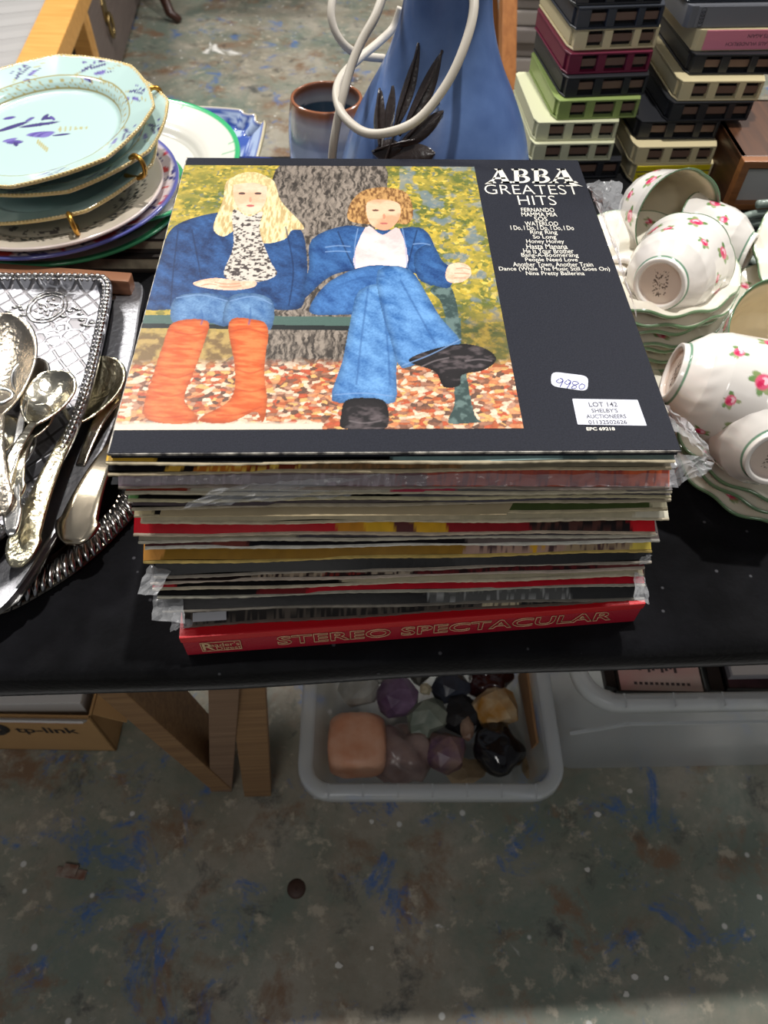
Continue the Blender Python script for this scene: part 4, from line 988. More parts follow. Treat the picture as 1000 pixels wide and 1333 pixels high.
cutlery('table_knife', 'long knife with frosted blade tip over the rope rim', (8, 796), TABLE+.023, (158, 520), TABLE+.027, (.13, .017), (.004, .008), 'blade')

# ------------------------------------------------------------------ rose china: cups and saucers
def rose_items(x, y, s, a=0):
    it = [(x+s*1.15*math.cos(a+t), y+s*1.15*math.sin(a+t), s*.66, s*.40, a+t+.3, c) for t, c in ((.25, (120, 152, 96)), (.95, (156, 168, 120)), (2.7, (104, 138, 80)), (4.3, (140, 158, 104)), (4.9, (112, 146, 88)))]
    it += [(x, y, s, s*.9, 0, (224, 92, 124)), (x-s*.2, y+s*.25, s*.5, s*.42, .4, (246, 196, 206)), (x+s*.3, y-s*.25, s*.45, s*.35, -.5, (206, 44, 88)), (x-s*.1, y-s*.05, s*.28, s*.2, .2, (214, 60, 100))]
    return it
CR, CHT = .0435, .066
def cup_meshes():
    outer = [(.0005, .0035), (.017, .0035), (.0185, .0), (.0215, .0), (.0222, .004), (.026, .008), (.0335, .017), (.0378, .029), (.0392, .042), (.0408, .055), (CR, CHT)]
    inner = [(CR-.0012, CHT-.0002), (.0388, .054), (.0372, .041), (.0355, .029), (.031, .017), (.02, .0085), (.0005, .007)]
    d1 = densify(outer, .0009); pr = d1+densify(inner, .003)
    n = 300
    rf = lambda T, r, z: 1+.028*np.clip((z-.03)/.036, 0, 1)*np.abs(np.cos(T*3))**.8*1-.012*np.clip((z-.03)/.036, 0, 1)+.012*np.exp(-((z-.018)/.006)**2)*np.sin(T*9)*np.sin(T*9+z*300)
    zf = lambda T, r, z: .0022*np.abs(np.cos(T*3))*np.clip((z-.045)/.02, 0, 1)
    me = lathe(pr, n, rf, zf); P = verts_np(me); th = np.arctan2(P[:, 1], P[:, 0]); no = len(d1)*n
    C = np.repeat(L3(228, 223, 216)[None], len(P), 0)
    C[no:] = L3(228, 214, 184)  # warm tint of the shade inside the cup, put into the glaze colour
    Q = np.stack([th[:no]*.040, P[:no, 2]], 1); Co = C[:no].copy(); ar = np.random.RandomState(4)
    for k in range(-8, 9):
        x = k*math.pi*2/14*.040
        big = k % 2 == 0
        stamp(Q, Co, rose_items(x, .049+.004*math.sin(k*2.1) if big else .032+.003*math.cos(k*1.7), .0054 if big else .0038, k))
    foot = P[:no, 2] < .0038
    C[:no] = Co; rim = np.arange(len(P)) // n
    C[(rim >= len(d1)-2) & (rim <= len(d1)+1)] = L3(92, 122, 92)
    zr = P[:no, 2]; k = (np.abs(zr-.0042) < .0006) & (np.hypot(P[:no, 0], P[:no, 1]) > .02); C[:no][k] = L3(112, 148, 124)
    k = foot & (np.hypot(P[:no, 0], P[:no, 1]) < .0175); C[:no][k] = L3(216, 198, 184)
    st = k & (fbm(P[:no, 0]*900, P[:no, 1]*700, 2) > .6) & (np.abs(P[:no, 0]) < .006) & (np.abs(P[:no, 1]) < .011); C[:no][st] = L3(110, 96, 88)
    setcol(me, C)
    hp = spline([(.0385, .054), (.050, .058), (.060, .052), (.062, .042), (.055, .031), (.044, .024), (.036, .022)], 5, False)
    hm = MB().tube([(p[0], 0, p[1]) for p in hp], [.0032+.0012*abs(i/len(hp)-.5) for i in range(len(hp))], 10).mesh()
    P = verts_np(hm); C = np.repeat(L3(236, 232, 226)[None], len(P), 0); C[(P[:, 0] > .0605)] = L3(120, 150, 124); setcol(hm, C); hm.shade_smooth()
    return me, hm
CUP, HAND = cup_meshes()
def place_cup(label, px, Z, ax, hd, sc=1.0):
    """px, Z: pixel and depth of the foot centre; ax: foot-to-mouth direction, hd: handle side, both as (right, up, away)"""
    w3 = lambda q: Vector(R2)*q[0]-Vector(D2)*q[1]+Vector(FW)*q[2]
    d = w3(ax).normalized(); x = w3(hd); x = (x-d*x.dot(d)).normalized(); y = d.cross(x)
    o = empty('teacup', label, 'cup', atd(px[0], px[1], Z), Matrix((x, y, d)).transposed().to_euler(), 'rose teacups')
    o.scale = (sc, sc, sc)
    obj('cup', CUP, GLAZE, o); obj('handle', HAND, GLAZE, o)
    return o
place_cup('rose patterned teacup lying with its round foot facing the camera', (858, 371), .620, (.57, .50, .66), (-.6, .3, .5))
place_cup('rose teacup at the back left of the pile with its mouth turned to the camera', (832, 268), .745, (.26, -.52, -.81), (.4, .2, .9))
place_cup('rose teacup on its side behind, green foot line to the right', (975, 335), .70, (-.80, .42, .40), (.3, .5, .8))
place_cup('rose teacup lying on its side nearest the camera, foot toward the records', (874, 484), .535, (.93, -.30, -.04), (.2, .4, .9))
place_cup('rose teacup half cut off at the right edge over the front saucers', (1014, 598), .50, (.10, .62, .78), (.9, -.1, .2))
place_cup('rose teacup tipped forward at the right edge, bare shade-tinted inside showing', (974, 464), .62, (-.05, .05, -1), (.9, .1, .1))
def sroses(P, r, th, C, nt_, R):
    items = []
    for k in range(7): items += rose_items(R*.80*math.cos(k*.9+.2), R*.80*math.sin(k*.9+.2), .0036 if k % 2 else .0046, k)
    Ct = C[:nt_].copy(); stamp(P[:nt_], Ct, items); C[:nt_] = Ct
def saucer(label, loc, R=.079, spin=0, rot=None, group='rose saucers', me=None):
    o = rim_plate(label, loc, rot or (0, 0, spin), R, (232, 226, 210), (104, 134, 98), depth=.013, well=.45, fn=sroses, scallop=12, rw=.016, name='saucer', group=group)
    o['category'] = 'saucer'; return o
def saucer_copy(src, label, loc, rot):
    o = src.copy(); COL.objects.link(o); o.location = loc; o.rotation_euler = rot; o['label'] = label; return o
B1 = (.2345, .592)
s0 = saucer('rose saucer at the top of the rear pile under the tumbled cups', (*B1, TABLE+.066), .080, .3)
for k, (dz, dx, dy, lb) in enumerate([(.056, .002, -.002, 'second saucer from the top of the rear pile'), (.046, -.003, .001, 'third saucer from the top of the rear pile'), (.036, .001, -.003, 'fourth saucer from the top of the rear pile'), (.026, -.002, .002, 'fifth saucer down in the rear pile'), (.016, .001, 0, 'sixth saucer down in the rear pile'), (.0075, 0, -.002, 'bottom saucer of the rear pile resting on the cloth')]):
    saucer_copy(s0, lb, (B1[0]+dx, B1[1]+dy, TABLE+dz), (0, 0, .5*k))
saucer_copy(s0, 'rose saucer leaning between the two saucer piles', (.372, .552, TABLE+.032), tiltrot(-.16, -.16))
saucer_copy(s0, 'tilted rose saucer at the right edge behind the upright cup', (.420, .615, TABLE+.070), tiltrot(-.18, -.35))
saucer_copy(s0, 'plain looking saucer lying low between the two saucer piles', (.285, .515, TABLE+.012), (0, 0, 1.1))
B2 = (.316, .417)
for k, (dz, dx, dy, lb) in enumerate([(.0075, 0, 0, 'bottom saucer of the front pile on the black cloth'), (.0165, .003, .003, 'second saucer up in the front pile'), (.0255, -.002, .008, 'third saucer up in the front pile with a pink rose by its rim'), (.036, .008, .018, 'fourth saucer up in the front pile'), (.046, .014, .026, 'top saucer of the front pile under the cut off cup')]):
    saucer_copy(s0, lb, (B2[0]+dx, B2[1]+dy, TABLE+dz), (0, 0, .7*k+.2))

# ------------------------------------------------------------------ blue pottery lamp, its flex, and the little pot
LX = atz(563, 268, TABLE); LY = .70; LX.x = LX.x*LY/LX.y
lampo = empty('table_lamp', 'blue pear shaped pottery lamp base with dark brown leaf decoration behind the records', 'lamp', (LX.x, LY, TABLE+.0005))
pr = [(.001, 0), (.074, 0), (.080, .004), (.088, .03), (.0945, .062), (.0935, .09), (.088, .115), (.079, .142), (.066, .168), (.0535, .190), (.0440, .212), (.0375, .235), (.0345, .262), (.034, .30), (.036, .33), (.030, .34), (.001, .341)]
prs = [tuple(p) for p in spline(pr, 7, False)]
BLUE = mat('blue_glaze', rgb(100, 128, 178), .3, var=.9, vscale=14, fac2=rgb(60, 84, 132), coat=.25, bump=.12, bscale=60)
bme = lathe(prs, 96); obj('body', bme, BLUE, lampo)
BRN = mat('brown_leaf_glaze', rgb(52, 44, 42), .28, coat=.4, bump=.4, bscale=200)
MUD = mat('matt_brown_glaze', rgb(78, 66, 60), .55)
def rad(z):
    return float(np.interp(z, [p[1] for p in prs[8:-8]], [p[0] for p in prs[8:-8]]))
def leaf(name, z0, a0, z1, a1, wd, m, th=.0022, ridge=True):
    """leaf moulded onto the body between two (height, angle) points"""
    V = []; F = []; N = 14; K = 6
    for j in range(N+1):
        t = j/N; z = z0+(z1-z0)*t; a = a0+(a1-a0)*t; ww = wd*math.sin(math.pi*t)**.8+.0006
        dz, da = z1-z0, (a1-a0)*.08; L = math.hypot(dz, da); px, pa = -da/L, dz/L
        for i in range(K+1):
            s = -1+2*i/K; zz = z+px*s*ww; aa = a+pa*s*ww/.08
            h = th*(.4+.6*(1-abs(s)) if ridge else 1)*(1 if 0 < i < K else .05)
            R_ = rad(zz)+h; V.append((R_*math.cos(aa), R_*math.sin(aa), zz))
    for j in range(N):
        for i in range(K): F.append((j*(K+1)+i, j*(K+1)+i+1, (j+1)*(K+1)+i+1, (j+1)*(K+1)+i))
    me = pydata(V, F); me.shade_smooth(); obj(name, me, m, lampo)
A0 = -math.pi/2-.62
for (z0, a0, z1, a1, wd) in ((0.162, A0, 0.220, A0+.05, .0085), (0.164, A0+.12, 0.218, A0+.52, .0085), (0.148, A0-.1, 0.180, A0-.5, .007), (0.156, A0-.05, 0.188, A0-.28, .006), (0.152, A0+.1, 0.180, A0+.62, .006), (0.142, A0+.05, 0.152, A0+.55, .009), (0.140, A0-.2, 0.152, A0+.15, .008)):
    leaf('raised_leaf', z0, a0, z1, a1, wd, BRN)
ridge = MB()
for (z0, a0, z1, a1) in ((0.158, A0, 0.222, A0+.05), (0.160, A0+.1, 0.220, A0+.53), (0.146, A0-.1, 0.182, A0-.5), (0.142, A0-.2, 0.160, A0+.3), (0.160, A0+.2, 0.186, A0+.55), (0.130, A0, 0.165, A0+.04)):
    ridge.tube([((rad(z0+(z1-z0)*t)+.0026)*math.cos(a0+(a1-a0)*t), (rad(z0+(z1-z0)*t)+.0026)*math.sin(a0+(a1-a0)*t), z0+(z1-z0)*t+.006*math.sin(t*3.1)*.4) for t in np.linspace(0, 1, 10)], .0011, 6)
obj('leaf_veins', ridge.mesh(), BRN, lampo, smooth=True)
leaf('painted_leaf', .072, A0+.75, .115, A0+.25, .010, MUD, .0006, False); leaf('painted_leaf', .070, A0+1.0, .110, A0+1.45, .012, MUD, .0006, False); leaf('painted_leaf', .075, A0-.3, .108, A0-.05, .010, MUD, .0006, False)
FLEX = mat('cream_flex', rgb(196, 188, 174), .45)
linv = Vector(lampo.location)
def cable(pts, r=.0037):
    P = [atd(*p)-linv for p in pts]; obj('cable', MB().tube([Vector(p) for p in spline([tuple(q) for q in P], 8, False)], r, 10).mesh(), FLEX, lampo, smooth=True, label='cream electric flex')
cable([(612, -40, .56), (617, 10, .56), (604, 62, .565), (580, 112, .575), (545, 155, .585), (508, 172, .59), (474, 172, .60), (447, 150, .61), (438, 122, .625), (446, 98, .64), (468, 76, .655), (492, 56, .665), (512, 36, .67), (522, 10, .66)])
cable([(506, -30, .60), (490, 18, .60), (470, 55, .605), (456, 90, .61), (446, 128, .615), (438, 165, .625), (433, 200, .64), (432, 235, .66)])
cable([(445, -45, .66), (432, 5, .66), (434, 34, .665), (448, 58, .675), (470, 72, .69), (500, 76, .71)])
PC = atz(429, 222, TABLE); PC = Vector((PC.x*.815/PC.y, .815, TABLE+.0005))
pot = empty('small_pot', 'small round pottery pot, brown rim over banded pale blue glaze, beside the lamp', 'pot', PC)
pprs = [(.001, 0), (.03, 0), (.034, .004), (.041, .03), (.0435, .055), (.042, .085), (.0385, .108), (.037, .112), (.0345, .111), (.0355, .10), (.038, .06), (.03, .01), (.001, .008)]
me = lathe(densify([tuple(p) for p in spline(pprs, 5, False)], .0015), 72); P = verts_np(me); zz = P[:, 2]; rr_ = np.hypot(P[:, 0], P[:, 1])
C = np.repeat(L3(168, 178, 192)[None], len(P), 0); k = S(np.sin(zz*260)+.4*np.sin(zz*90), .2, .9)[:, None]; C = C*(1-k*.5)+L3(96, 120, 152)*k*.5
k = S(zz, .096, .107)[:, None]; C = C*(1-k)+L3(138, 88, 62)*k; k = S(zz, .072, .088)[:, None]*(1-k); C = C*(1-k*.5)+L3(190, 176, 160)*k*.5
ins = np.arange(len(P)) >= int(len(P)*.60); C[ins & (zz < .102)] = L3(72, 92, 108)
setcol(me, C); obj('body', me, GLAZE, pot)

# ------------------------------------------------------------------ tape cartridges in two stacks
def shell_mat(n, c): return mat('shell_'+n, rgb(*c), .35, bump=.05)
SH_ = dict(black=shell_mat('black', (40, 41, 45)), cream=shell_mat('cream', (216, 202, 160)), wine=shell_mat('wine', (112, 30, 58)), green=shell_mat('green', (140, 158, 92)), ivory=shell_mat('ivory', (206, 206, 172)), grey=shell_mat('grey', (110, 112, 118)), smoke=shell_mat('smoke', (52, 56, 64)))
TAPE = mat('brown_tape', rgb(112, 88, 76), .35)
def cart_meshes(w_=.102, d=.133, h=.0215):
    x = w_/2; b = MB()
    side = [(-x, .012), (-x+.004, 0), (x-.004, 0), (x, .012), (x, d-.004), (x-.004, d), (-x+.004, d), (-x, d-.004)]
    b.prism(side, 0, .0022); b.prism(side, h-.0026, h)
    inn = [(-x+.001, .010), (x-.001, .010), (x-.001, d-.002), (-x+.001, d-.002)]
    b.prism(inn, .003, h-.003)
    for (x0, x1) in ((-x+.0035, -x+.018), (-x+.036, -x+.046), (-x+.070, -x+.078), (x-.007, x-.0035)):
        b.box(x0, x1, .0002, .012, .002, h-.0024)
    t = MB().box(-x+.012, x-.006, .0045, .0060, .0065, h-.0075)
    dk = MB().box(-x+.016, x-.0065, .0078, .0098, .0022, h-.0026)
    return b.mesh(.0006, 1), t.mesh(), dk.mesh()
CM = cart_meshes()
def cartridge(colr, label, pl, pr_, z, group):
    a, b = atz(pl[0], pl[1], z), atz(pr_[0], pr_[1], z); c_ = (a+b)/2; dv = b-a
    o = empty('tape_cartridge', label, 'cartridge', (c_.x, c_.y, z), (0, 0, math.atan2(dv.y, dv.x)), group)
    me = CM[0].copy(); me.materials.clear(); obj('shell', me, SH_[colr], o)
    obj('tape', CM[1], TAPE, o); obj('dark_inside', CM[2], DARK, o)
    return o
G1 = 'eight track tape cartridges in two stacks'
hz = lambda k: TABLE+.0006+k*.0218
L_ = [('black', 'black cartridge at the bottom of the left tape stack', (702, 234), (806, 231)), ('ivory', 'lower of the two ivory cartridges in the left tape stack', (685, 211), (802, 209)), ('ivory', 'upper ivory cartridge just below the green one', (687, 184), (810, 182)), ('green', 'leaf green cartridge in the left tape stack', (713, 157), (839, 153)), ('black', 'black cartridge between the green and the wine red one', (725, 128), (848, 123)), ('wine', 'wine red cartridge in the left tape stack', (727, 98), (854, 93)), ('cream', 'cream cartridge between wine red and smoky black ones', (735, 67), (863, 62)), ('smoke', 'smoky black cartridge at the top of the left tape stack', (740, 40), (868, 35)), ('black', 'shiny dark cartridge topmost, cut by the photo top', (738, 8), (872, 4))]
for k, (c_, lb, a, b) in enumerate(L_): cartridge(c_, lb, a, b, hz(k), G1)
R_ = [('cream', 'cream cartridge with yellow printed label at the bottom of the right tape stack', (812, 238), (932, 235)), ('cream', 'plain cream cartridge above the yellow labelled one', (809, 215), (941, 213)), ('black', 'lower of two adjoining black cartridges in the right tape stack', (815, 182), (944, 181)), ('black', 'upper of two adjoining black cartridges in the right tape stack', (858, 159), (984, 157)), ('cream', 'cream cartridge with tape windows high in the right tape stack', (870, 132), (998, 131)), ('black', 'black cartridge just under the pink labelled one', (884, 98), (1016, 97))]
for k, (c_, lb, a, b) in enumerate(R_):
    q = cartridge(c_, lb, a, b, hz(k), G1)
    if k == 0:
        YL = mat('yellow_label', rgb(218, 200, 30), .4)
        lab = obj('printed_label', MB().box(-.047, .044, -.0012, .0030, .001, .0205).mesh(.0004), YL, q, label='yellow printed label')
        ink = MB().box(-.047, .044, -.0016, -.0012, .0135, .0145); 
        for x0, x1, z0 in ((.018, .036, .0105), (.014, .042, .0085), (.018, .034, .0058), (.014, .040, .0035), (-.044, -.034, .0085), (-.03, -.004, .0085)): ink.box(x0, x1, -.0016, -.0012, z0, z0+.0009)
        obj('print', ink.mesh(), BINK, lab)
def endcase(colr, labm, label, pl, pr_, z, h, words=None):
    a, b = atz(pl[0], pl[1], z), atz(pr_[0], pr_[1], z); c_ = (a+b)/2; dv = b-a
    o = empty('tape_cartridge', label, 'cartridge', (c_.x, c_.y, z), (0, 0, math.atan2(dv.y, dv.x)), G1)
    obj('shell', MB().prism([(-.051, .004), (-.047, 0), (.047, 0), (.051, .004), (.051, .133), (-.051, .133)], 0, h).mesh(.0012), SH_[colr], o)
    lab = obj('printed_label', MB().box(-.040, .0505, -.0008, .012, .0012, h-.0008).mesh(.0004), labm, o)
    if words:
        mb_ = MB()
        for s_, y_, x_ in words:
            t = text_mesh(s_, .0052, 1.05, align='CENTER'); t.transform(Matrix.Rotation(math.pi, 4, 'Z'))
            mb_.add([tuple(v.co+Vector((x_, y_, 0))) for v in t.vertices], [tuple(p.vertices) for p in t.polygons])
        obj('lettering', mb_.mesh(), BINK, lab, loc=(0, -.0010, h/2), rot=(math.pi/2, 0, 0))
    return o
endcase('cream', mat('pink_label', rgb(226, 138, 158), .45), 'cream cartridge with pink lettered label in the right tape stack', (893, 67), (1022, 65), hz(6), .0215, [('KLAUS WUNDERLICH', -.0035, .012), ('HITS AGAIN', .0042, .022)])
gc = endcase('grey', mat('grey_label', rgb(120, 122, 128), .4), 'grey cartridge with a chain of ring marks at the top right', (884, 37), (1012, 35), hz(7), .0215)
rg = MB()
for k in range(5): rg.tube([(-.034+.0028*math.cos(a), .0012*0-.0010, .004+k*.0033+.0026*math.sin(a)) for a in np.linspace(0, 2*math.pi, 14, endpoint=False)], .0004, 4, True)
obj('ring_marks', rg.mesh(), mat('dark_print', rgb(60, 62, 68), .5), gc)
cartridge('smoke', 'smoke grey cartridge lying on the ring marked one', (886, 4), (1016, 2), hz(8), G1)

# wooden cased box with pale front, and the grey-green hose on the right
p = atz(943, 274, TABLE); wb = empty('wooden_box', 'brown wooden cased box with framed pale front right of the tape stacks', 'box', (p.x, p.y, TABLE+.0005), (0, 0, .05))
WB = wood('dark_wood', rgb(66, 40, 24), rgb(96, 60, 36), .4, (60, 4, 60)); WF = wood('amber_wood', rgb(120, 74, 40), rgb(152, 98, 56), .4)
obj('case', MB().box(0, .16, .012, .15, 0, .006).box(0, .16, .012, .15, .052, .058).box(0, .007, .012, .15, 0, .058).box(.153, .16, .012, .15, 0, .058).box(0, .16, .145, .15, 0, .058).mesh(.001), WB, wb)
obj('front_frame', MB().box(0, .16, 0, .012, 0, .007).box(0, .16, 0, .012, .050, .058).box(0, .009, 0, .012, .006, .052).box(.151, .16, 0, .012, .006, .052).mesh(.001), WF, wb)
obj('front_panel', MB().box(.009, .151, .010, .014, .006, .044).mesh(), mat('pale_panel', rgb(176, 176, 176), .4), wb); obj('dark_slot', MB().box(.009, .151, .011, .015, .044, .051).mesh(), DARK, wb)
HOSE = mat('grey_green_hose', rgb(126, 138, 130), .3, coat=.3)
hc = atz(1026, 318, TABLE+.02)
pts = []
for t in np.linspace(0, 2*math.pi*2.3, 90): pts.append((hc.x+(.064+.004*math.sin(t*1.3))*math.cos(t), hc.y+(.060+.004*math.cos(t*.9))*math.sin(t), TABLE+.0055+.0105*t/(2*math.pi)))
tag(obj('coiled_hose', MB().tube(pts, .0045, 10).mesh(), HOSE, smooth=True), 'coil of grey green hose at the right edge beyond the cups', 'hose')
tag(obj('round_lid', lathe([(.001, .004), (.05, .004), (.055, .003), (.057, 0), (.001, 0)], 48), mat('steel_lid', rgb(120, 120, 122), .3, 1), loc=(hc.x, hc.y, TABLE+.0004)), 'grey round metal lid lying inside the coiled hose', 'lid')
#--PART3--
# ------------------------------------------------------------------ under the table
def crate(label, x0, x1, y0, y1, zr, yaw, cx, cy, rad_=.05, taper=.025, ins=.022):
    o = empty('storage_crate', label, 'crate', (cx, cy, .001), (0, 0, yaw), 'clear storage crates')
    def rr(x0, x1, y0, y1, r):
        P = []
        for (qx, qy, a0) in ((x1-r, y1-r, 0), (x0+r, y1-r, 1), (x0+r, y0+r, 2), (x1-r, y0+r, 3)):
            for t in np.linspace(0, 1, 8): a = (a0+t)*math.pi/2; P.append((qx+r*math.cos(a), qy+r*math.sin(a)))
        return P
    def ring(d, z): return [(p[0], p[1], z) for p in rr(x0+d, x1-d, y0+d, y1-d, max(.012, rad_-d))]
    def skin(rings, cap=True):
        V = []; F = []; n = 32
        for r in rings: V += r
        for j in range(len(rings)-1):
            for i in range(n): F.append((j*n+i, j*n+(i+1) % n, (j+1)*n+(i+1) % n, (j+1)*n+i))
        if cap: F.append(tuple((len(rings)-1)*n+i for i in range(n)))
        me = pydata(V, F); me.shade_smooth(); return me
    w_ = obj('tub', skin([ring(ins, zr-.004), ring(ins+taper*.5, zr*.5), ring(ins+taper, .012), ring(ins+.008+taper, .002), ring(ins+.04+taper, .0)]), CRATE, o)
    obj('rim', skin([ring(.003, zr-.022), ring(.0, zr-.020), ring(.001, zr-.004), ring(.005, zr), ring(.017, zr), ring(.021, zr-.003), ring(.023, zr-.02)], False), CRATERIM, o)
    for t in np.linspace(.12, .88, 7):
        x = x0+(x1-x0)*t; obj('rim_rib', MB().box(x-.001, x+.001, y0+.001, y0+.02, zr-.018, zr+.0006).mesh(), CRATERIM, o)
    fr = MB(); zz = zr*.72; xs = [x0+.05, x0+.09, x1-.09, x1-.05]; ys = y0+ins+.002
    fr.beam((xs[0]-.03, ys+.004, zz-.05), (xs[1], ys-.002, zz+.0), .004, .004).beam((xs[1], ys-.002, zz), (xs[2], ys-.002, zz), .004, .004).beam((xs[2], ys-.002, zz), (xs[3]+.03, ys+.004, zz-.05), .004, .004)
    obj('front_moulding', fr.mesh(), CRATERIM, o)
    return o
pL, pR = atz(386, 1020, .16), atz(740, 1020, .16); yawc = math.atan2(pR.y-pL.y, pR.x-pL.x); WC = (pR-pL).length
cc = atz(563, 1042, .15)
crate('clear plastic crate of crystals and minerals under the table', -WC/2, WC/2, 0, .42, .16, yawc, cc.x, cc.y)
q0 = atz(733, 905, .30); q1 = atz(1000, 931, .225)
c2 = crate('clear plastic crate of disc cases under the table at right', 0, .52, 0, .40, .30, .05, q0.x+.020, atz(870, 931, .225).y-.026, .06, .004, .010)
# minerals
def stone(label, px, z, r, colr, rough=.4, flat=.8, facet=0, var=.5, c2_=None, name='mineral', sc=1.6, amp=.18, seed=0, yaw=0, elong=1, box=False, trans=0):
    rs = random.Random(seed); bm = bmesh.new(); bmesh.ops.create_icosphere(bm, subdivisions=2 if facet else 4, radius=1)
    off = Vector((seed*3.1, seed*1.7, 0))
    for v in bm.verts:
        d = v.co.normalized(); k = 1+amp*mnoise.noise(d*sc+off)*2+amp*.35*mnoise.noise(d*sc*3+off)
        if box:
            m_ = max(abs(d.x), abs(d.y), abs(d.z)); k = .80/m_**.8*(1+amp*.3*mnoise.noise(d*2+off)); k = min(k, 1.02)
        v.co = Vector((d.x*elong, d.y, d.z*flat))*k*r
        if facet: v.co += Vector((rs.uniform(-1, 1), rs.uniform(-1, 1), rs.uniform(-1, 1)))*r*.08
    me = bpy.data.meshes.new('stone'); bm.to_mesh(me); bm.free()
    if not facet: me.shade_smooth()
    m_ = mat('mineral_%s' % label.replace(' ', '_')[:40], rgb(*colr), rough, var=var, vscale=28, fac2=rgb(*c2_) if c2_ else None, bump=.5, bscale=70, coat=.3 if rough < .25 else 0, trans=trans)
    o = obj(name, me, m_, loc=atz(px[0], px[1], z), rot=(0, 0, yaw)); tag(o, label, 'mineral', 'minerals in the crate'); return o
ZB = .09
stone('big peach pink salt block with rounded corners at the front left of the crate', (465, 970), ZB, .056, (214, 150, 116), .5, .8, 0, .25, (226, 178, 150), box=True, seed=1, yaw=.04)
stone('grey pink smooth slab next to the peach salt block', (523, 980), ZB-.012, .045, (126, 104, 100), .3, .6, 0, .3, (160, 140, 134), seed=2, elong=1.1, yaw=-.8)
stone('large purple amethyst cluster near the left back of the crate', (517, 906), ZB+.005, .034, (84, 58, 88), .35, .9, 1, .5, (134, 110, 138), seed=3)
stone('small lilac amethyst lump with tan side at the front middle', (580, 980), ZB-.005, .034, (104, 78, 104), .4, .9, 1, .6, (150, 122, 104), seed=4)
stone('pale green grey crystal lump in the middle of the crate', (556, 934), ZB, .030, (104, 116, 104), .3, .8, 1, .5, (150, 156, 142), seed=5, elong=1.2, yaw=.6)
stone('clear grey quartz chunk at the left back of the crate', (467, 892), ZB, .036, (142, 142, 136), .25, .8, 1, .4, (176, 176, 168), seed=6)
stone('white quartz piece tucked behind the large amethyst', (500, 872), ZB+.002, .026, (176, 176, 170), .4, .7, 1, .2, seed=7)
stone('glossy black obsidian lump at the front right', (648, 976), ZB, .040, (22, 20, 24), .08, .85, 0, .3, seed=8, amp=.12, sc=1.3)
stone('amber yellow geode with cream rind above the black obsidian', (644, 921), ZB+.008, .033, (176, 122, 44), .35, .8, 1, .8, (208, 190, 156), seed=9, elong=1.15, yaw=.4)
stone('dark red glossy stone at the right back', (638, 882), ZB+.004, .036, (58, 22, 22), .12, .8, 0, .4, (30, 16, 18), seed=10)
stone('round cream pebble behind the green grey crystal', (554, 897), ZB+.022, .0095, (186, 176, 146), .5, .9, 0, .2, seed=11)
stone('dull black stone left of the white striped shard', (604, 932), ZB-.004, .032, (28, 28, 32), .4, .8, 1, .4, seed=12, yaw=1)
stone('dark slate blue stone at the middle back', (586, 892), ZB-.002, .030, (34, 36, 46), .3, .8, 1, .4, (70, 76, 90), seed=13)
stone('small orange yellow stone at the far back', (606, 864), ZB+.006, .016, (212, 146, 30), .3, .7, 0, .4, seed=14)
stone('white and brown striped shard in front of the dull black stone', (608, 948), ZB+.012, .020, (176, 150, 130), .4, .5, 1, .8, (96, 62, 44), seed=15, elong=.55)
stone('pale tan chip in front of the black obsidian', (606, 1004), ZB-.02, .022, (180, 158, 124), .6, .35, 1, .3, seed=16, elong=1.4)
stone('grey mottled stone at the back beside the amethyst', (545, 868), ZB-.002, .026, (110, 108, 100), .4, .8, 1, .5, seed=17)
stone('tan chip against the right wall of the crate', (690, 1000), ZB-.02, .020, (170, 146, 112), .6, .5, 1, .3, seed=18, elong=.6)
a, b = atz(680, 872, .11), atz(694, 975, .10)
tag(obj('cardboard_strip', MB().beam(a, b, .004, .07).mesh(.001), mat('cardboard', rgb(150, 112, 74), .8, var=.2, vscale=30)), 'strip of brown cardboard standing along the right side of the mineral crate', 'cardboard')
# disc cases in the right crate
def dcase(label, corners, z, h, m, extra=None, body=None):
    P = [atz(x, y, z) for x, y in corners]; c_ = sum(P, Vector())/4
    o = empty('disc_case', label, 'disc case', (c_.x, c_.y, z-h), group='disc cases in the crate')
    q = [(p.x-c_.x, p.y-c_.y) for p in P]
    obj('case', MB().prism(q, 0, h-.0006).mesh(.0006), body or mat('case_black', rgb(30, 30, 32), .3), o)
    ins = [(p[0]*.94, p[1]*.94) for p in q]
    ci = obj('cover_sheet', MB().prism(ins, h-.0006, h).mesh(), m, o)
    return o, ci, c_
PINKC = mat('pink_sleeve', rgb(206, 156, 152), .4, var=.5, vscale=12, fac2=rgb(214, 200, 190))
zc = .262
o, ci, c_ = dcase('pink covered disc case with dark lettering in the right crate', [(806, 900), (920, 902), (906, 842), (795, 838)], zc, .014, PINKC)
mb_ = MB()
for s_, y_, sz in (('Queen of the Ball', -.030, .0135), ('LIVE', .020, .02)):
    pass
for k in range(9):
    x_ = -.026+k*.0062; mb_.box(x_-.0018, x_+.0022, -.004+.003*math.sin(k*2.1), .006+.003*math.cos(k*1.7), .0141, .0143)
for k in range(11):
    x_ = -.038+k*.0074; mb_.box(x_, x_+.0045, -.0255, -.0215, .0141, .0143)
obj('print', mb_.mesh(), mat('dark_print2', rgb(70, 58, 62), .5), ci)
rb_ = MB()
for sx_ in (-1, 1): rb_.ball((sx_*.017, .016, .0138), .005, .005, .0006)
obj('red_print', rb_.mesh(), mat('red_print', rgb(196, 52, 66), .5), ci)
dcase('black spined disc case in the right crate beside the pink one', [(926, 898), (944, 900), (930, 842), (912, 840)], zc-.001, .014, mat('case_black2', rgb(36, 32, 34), .35))
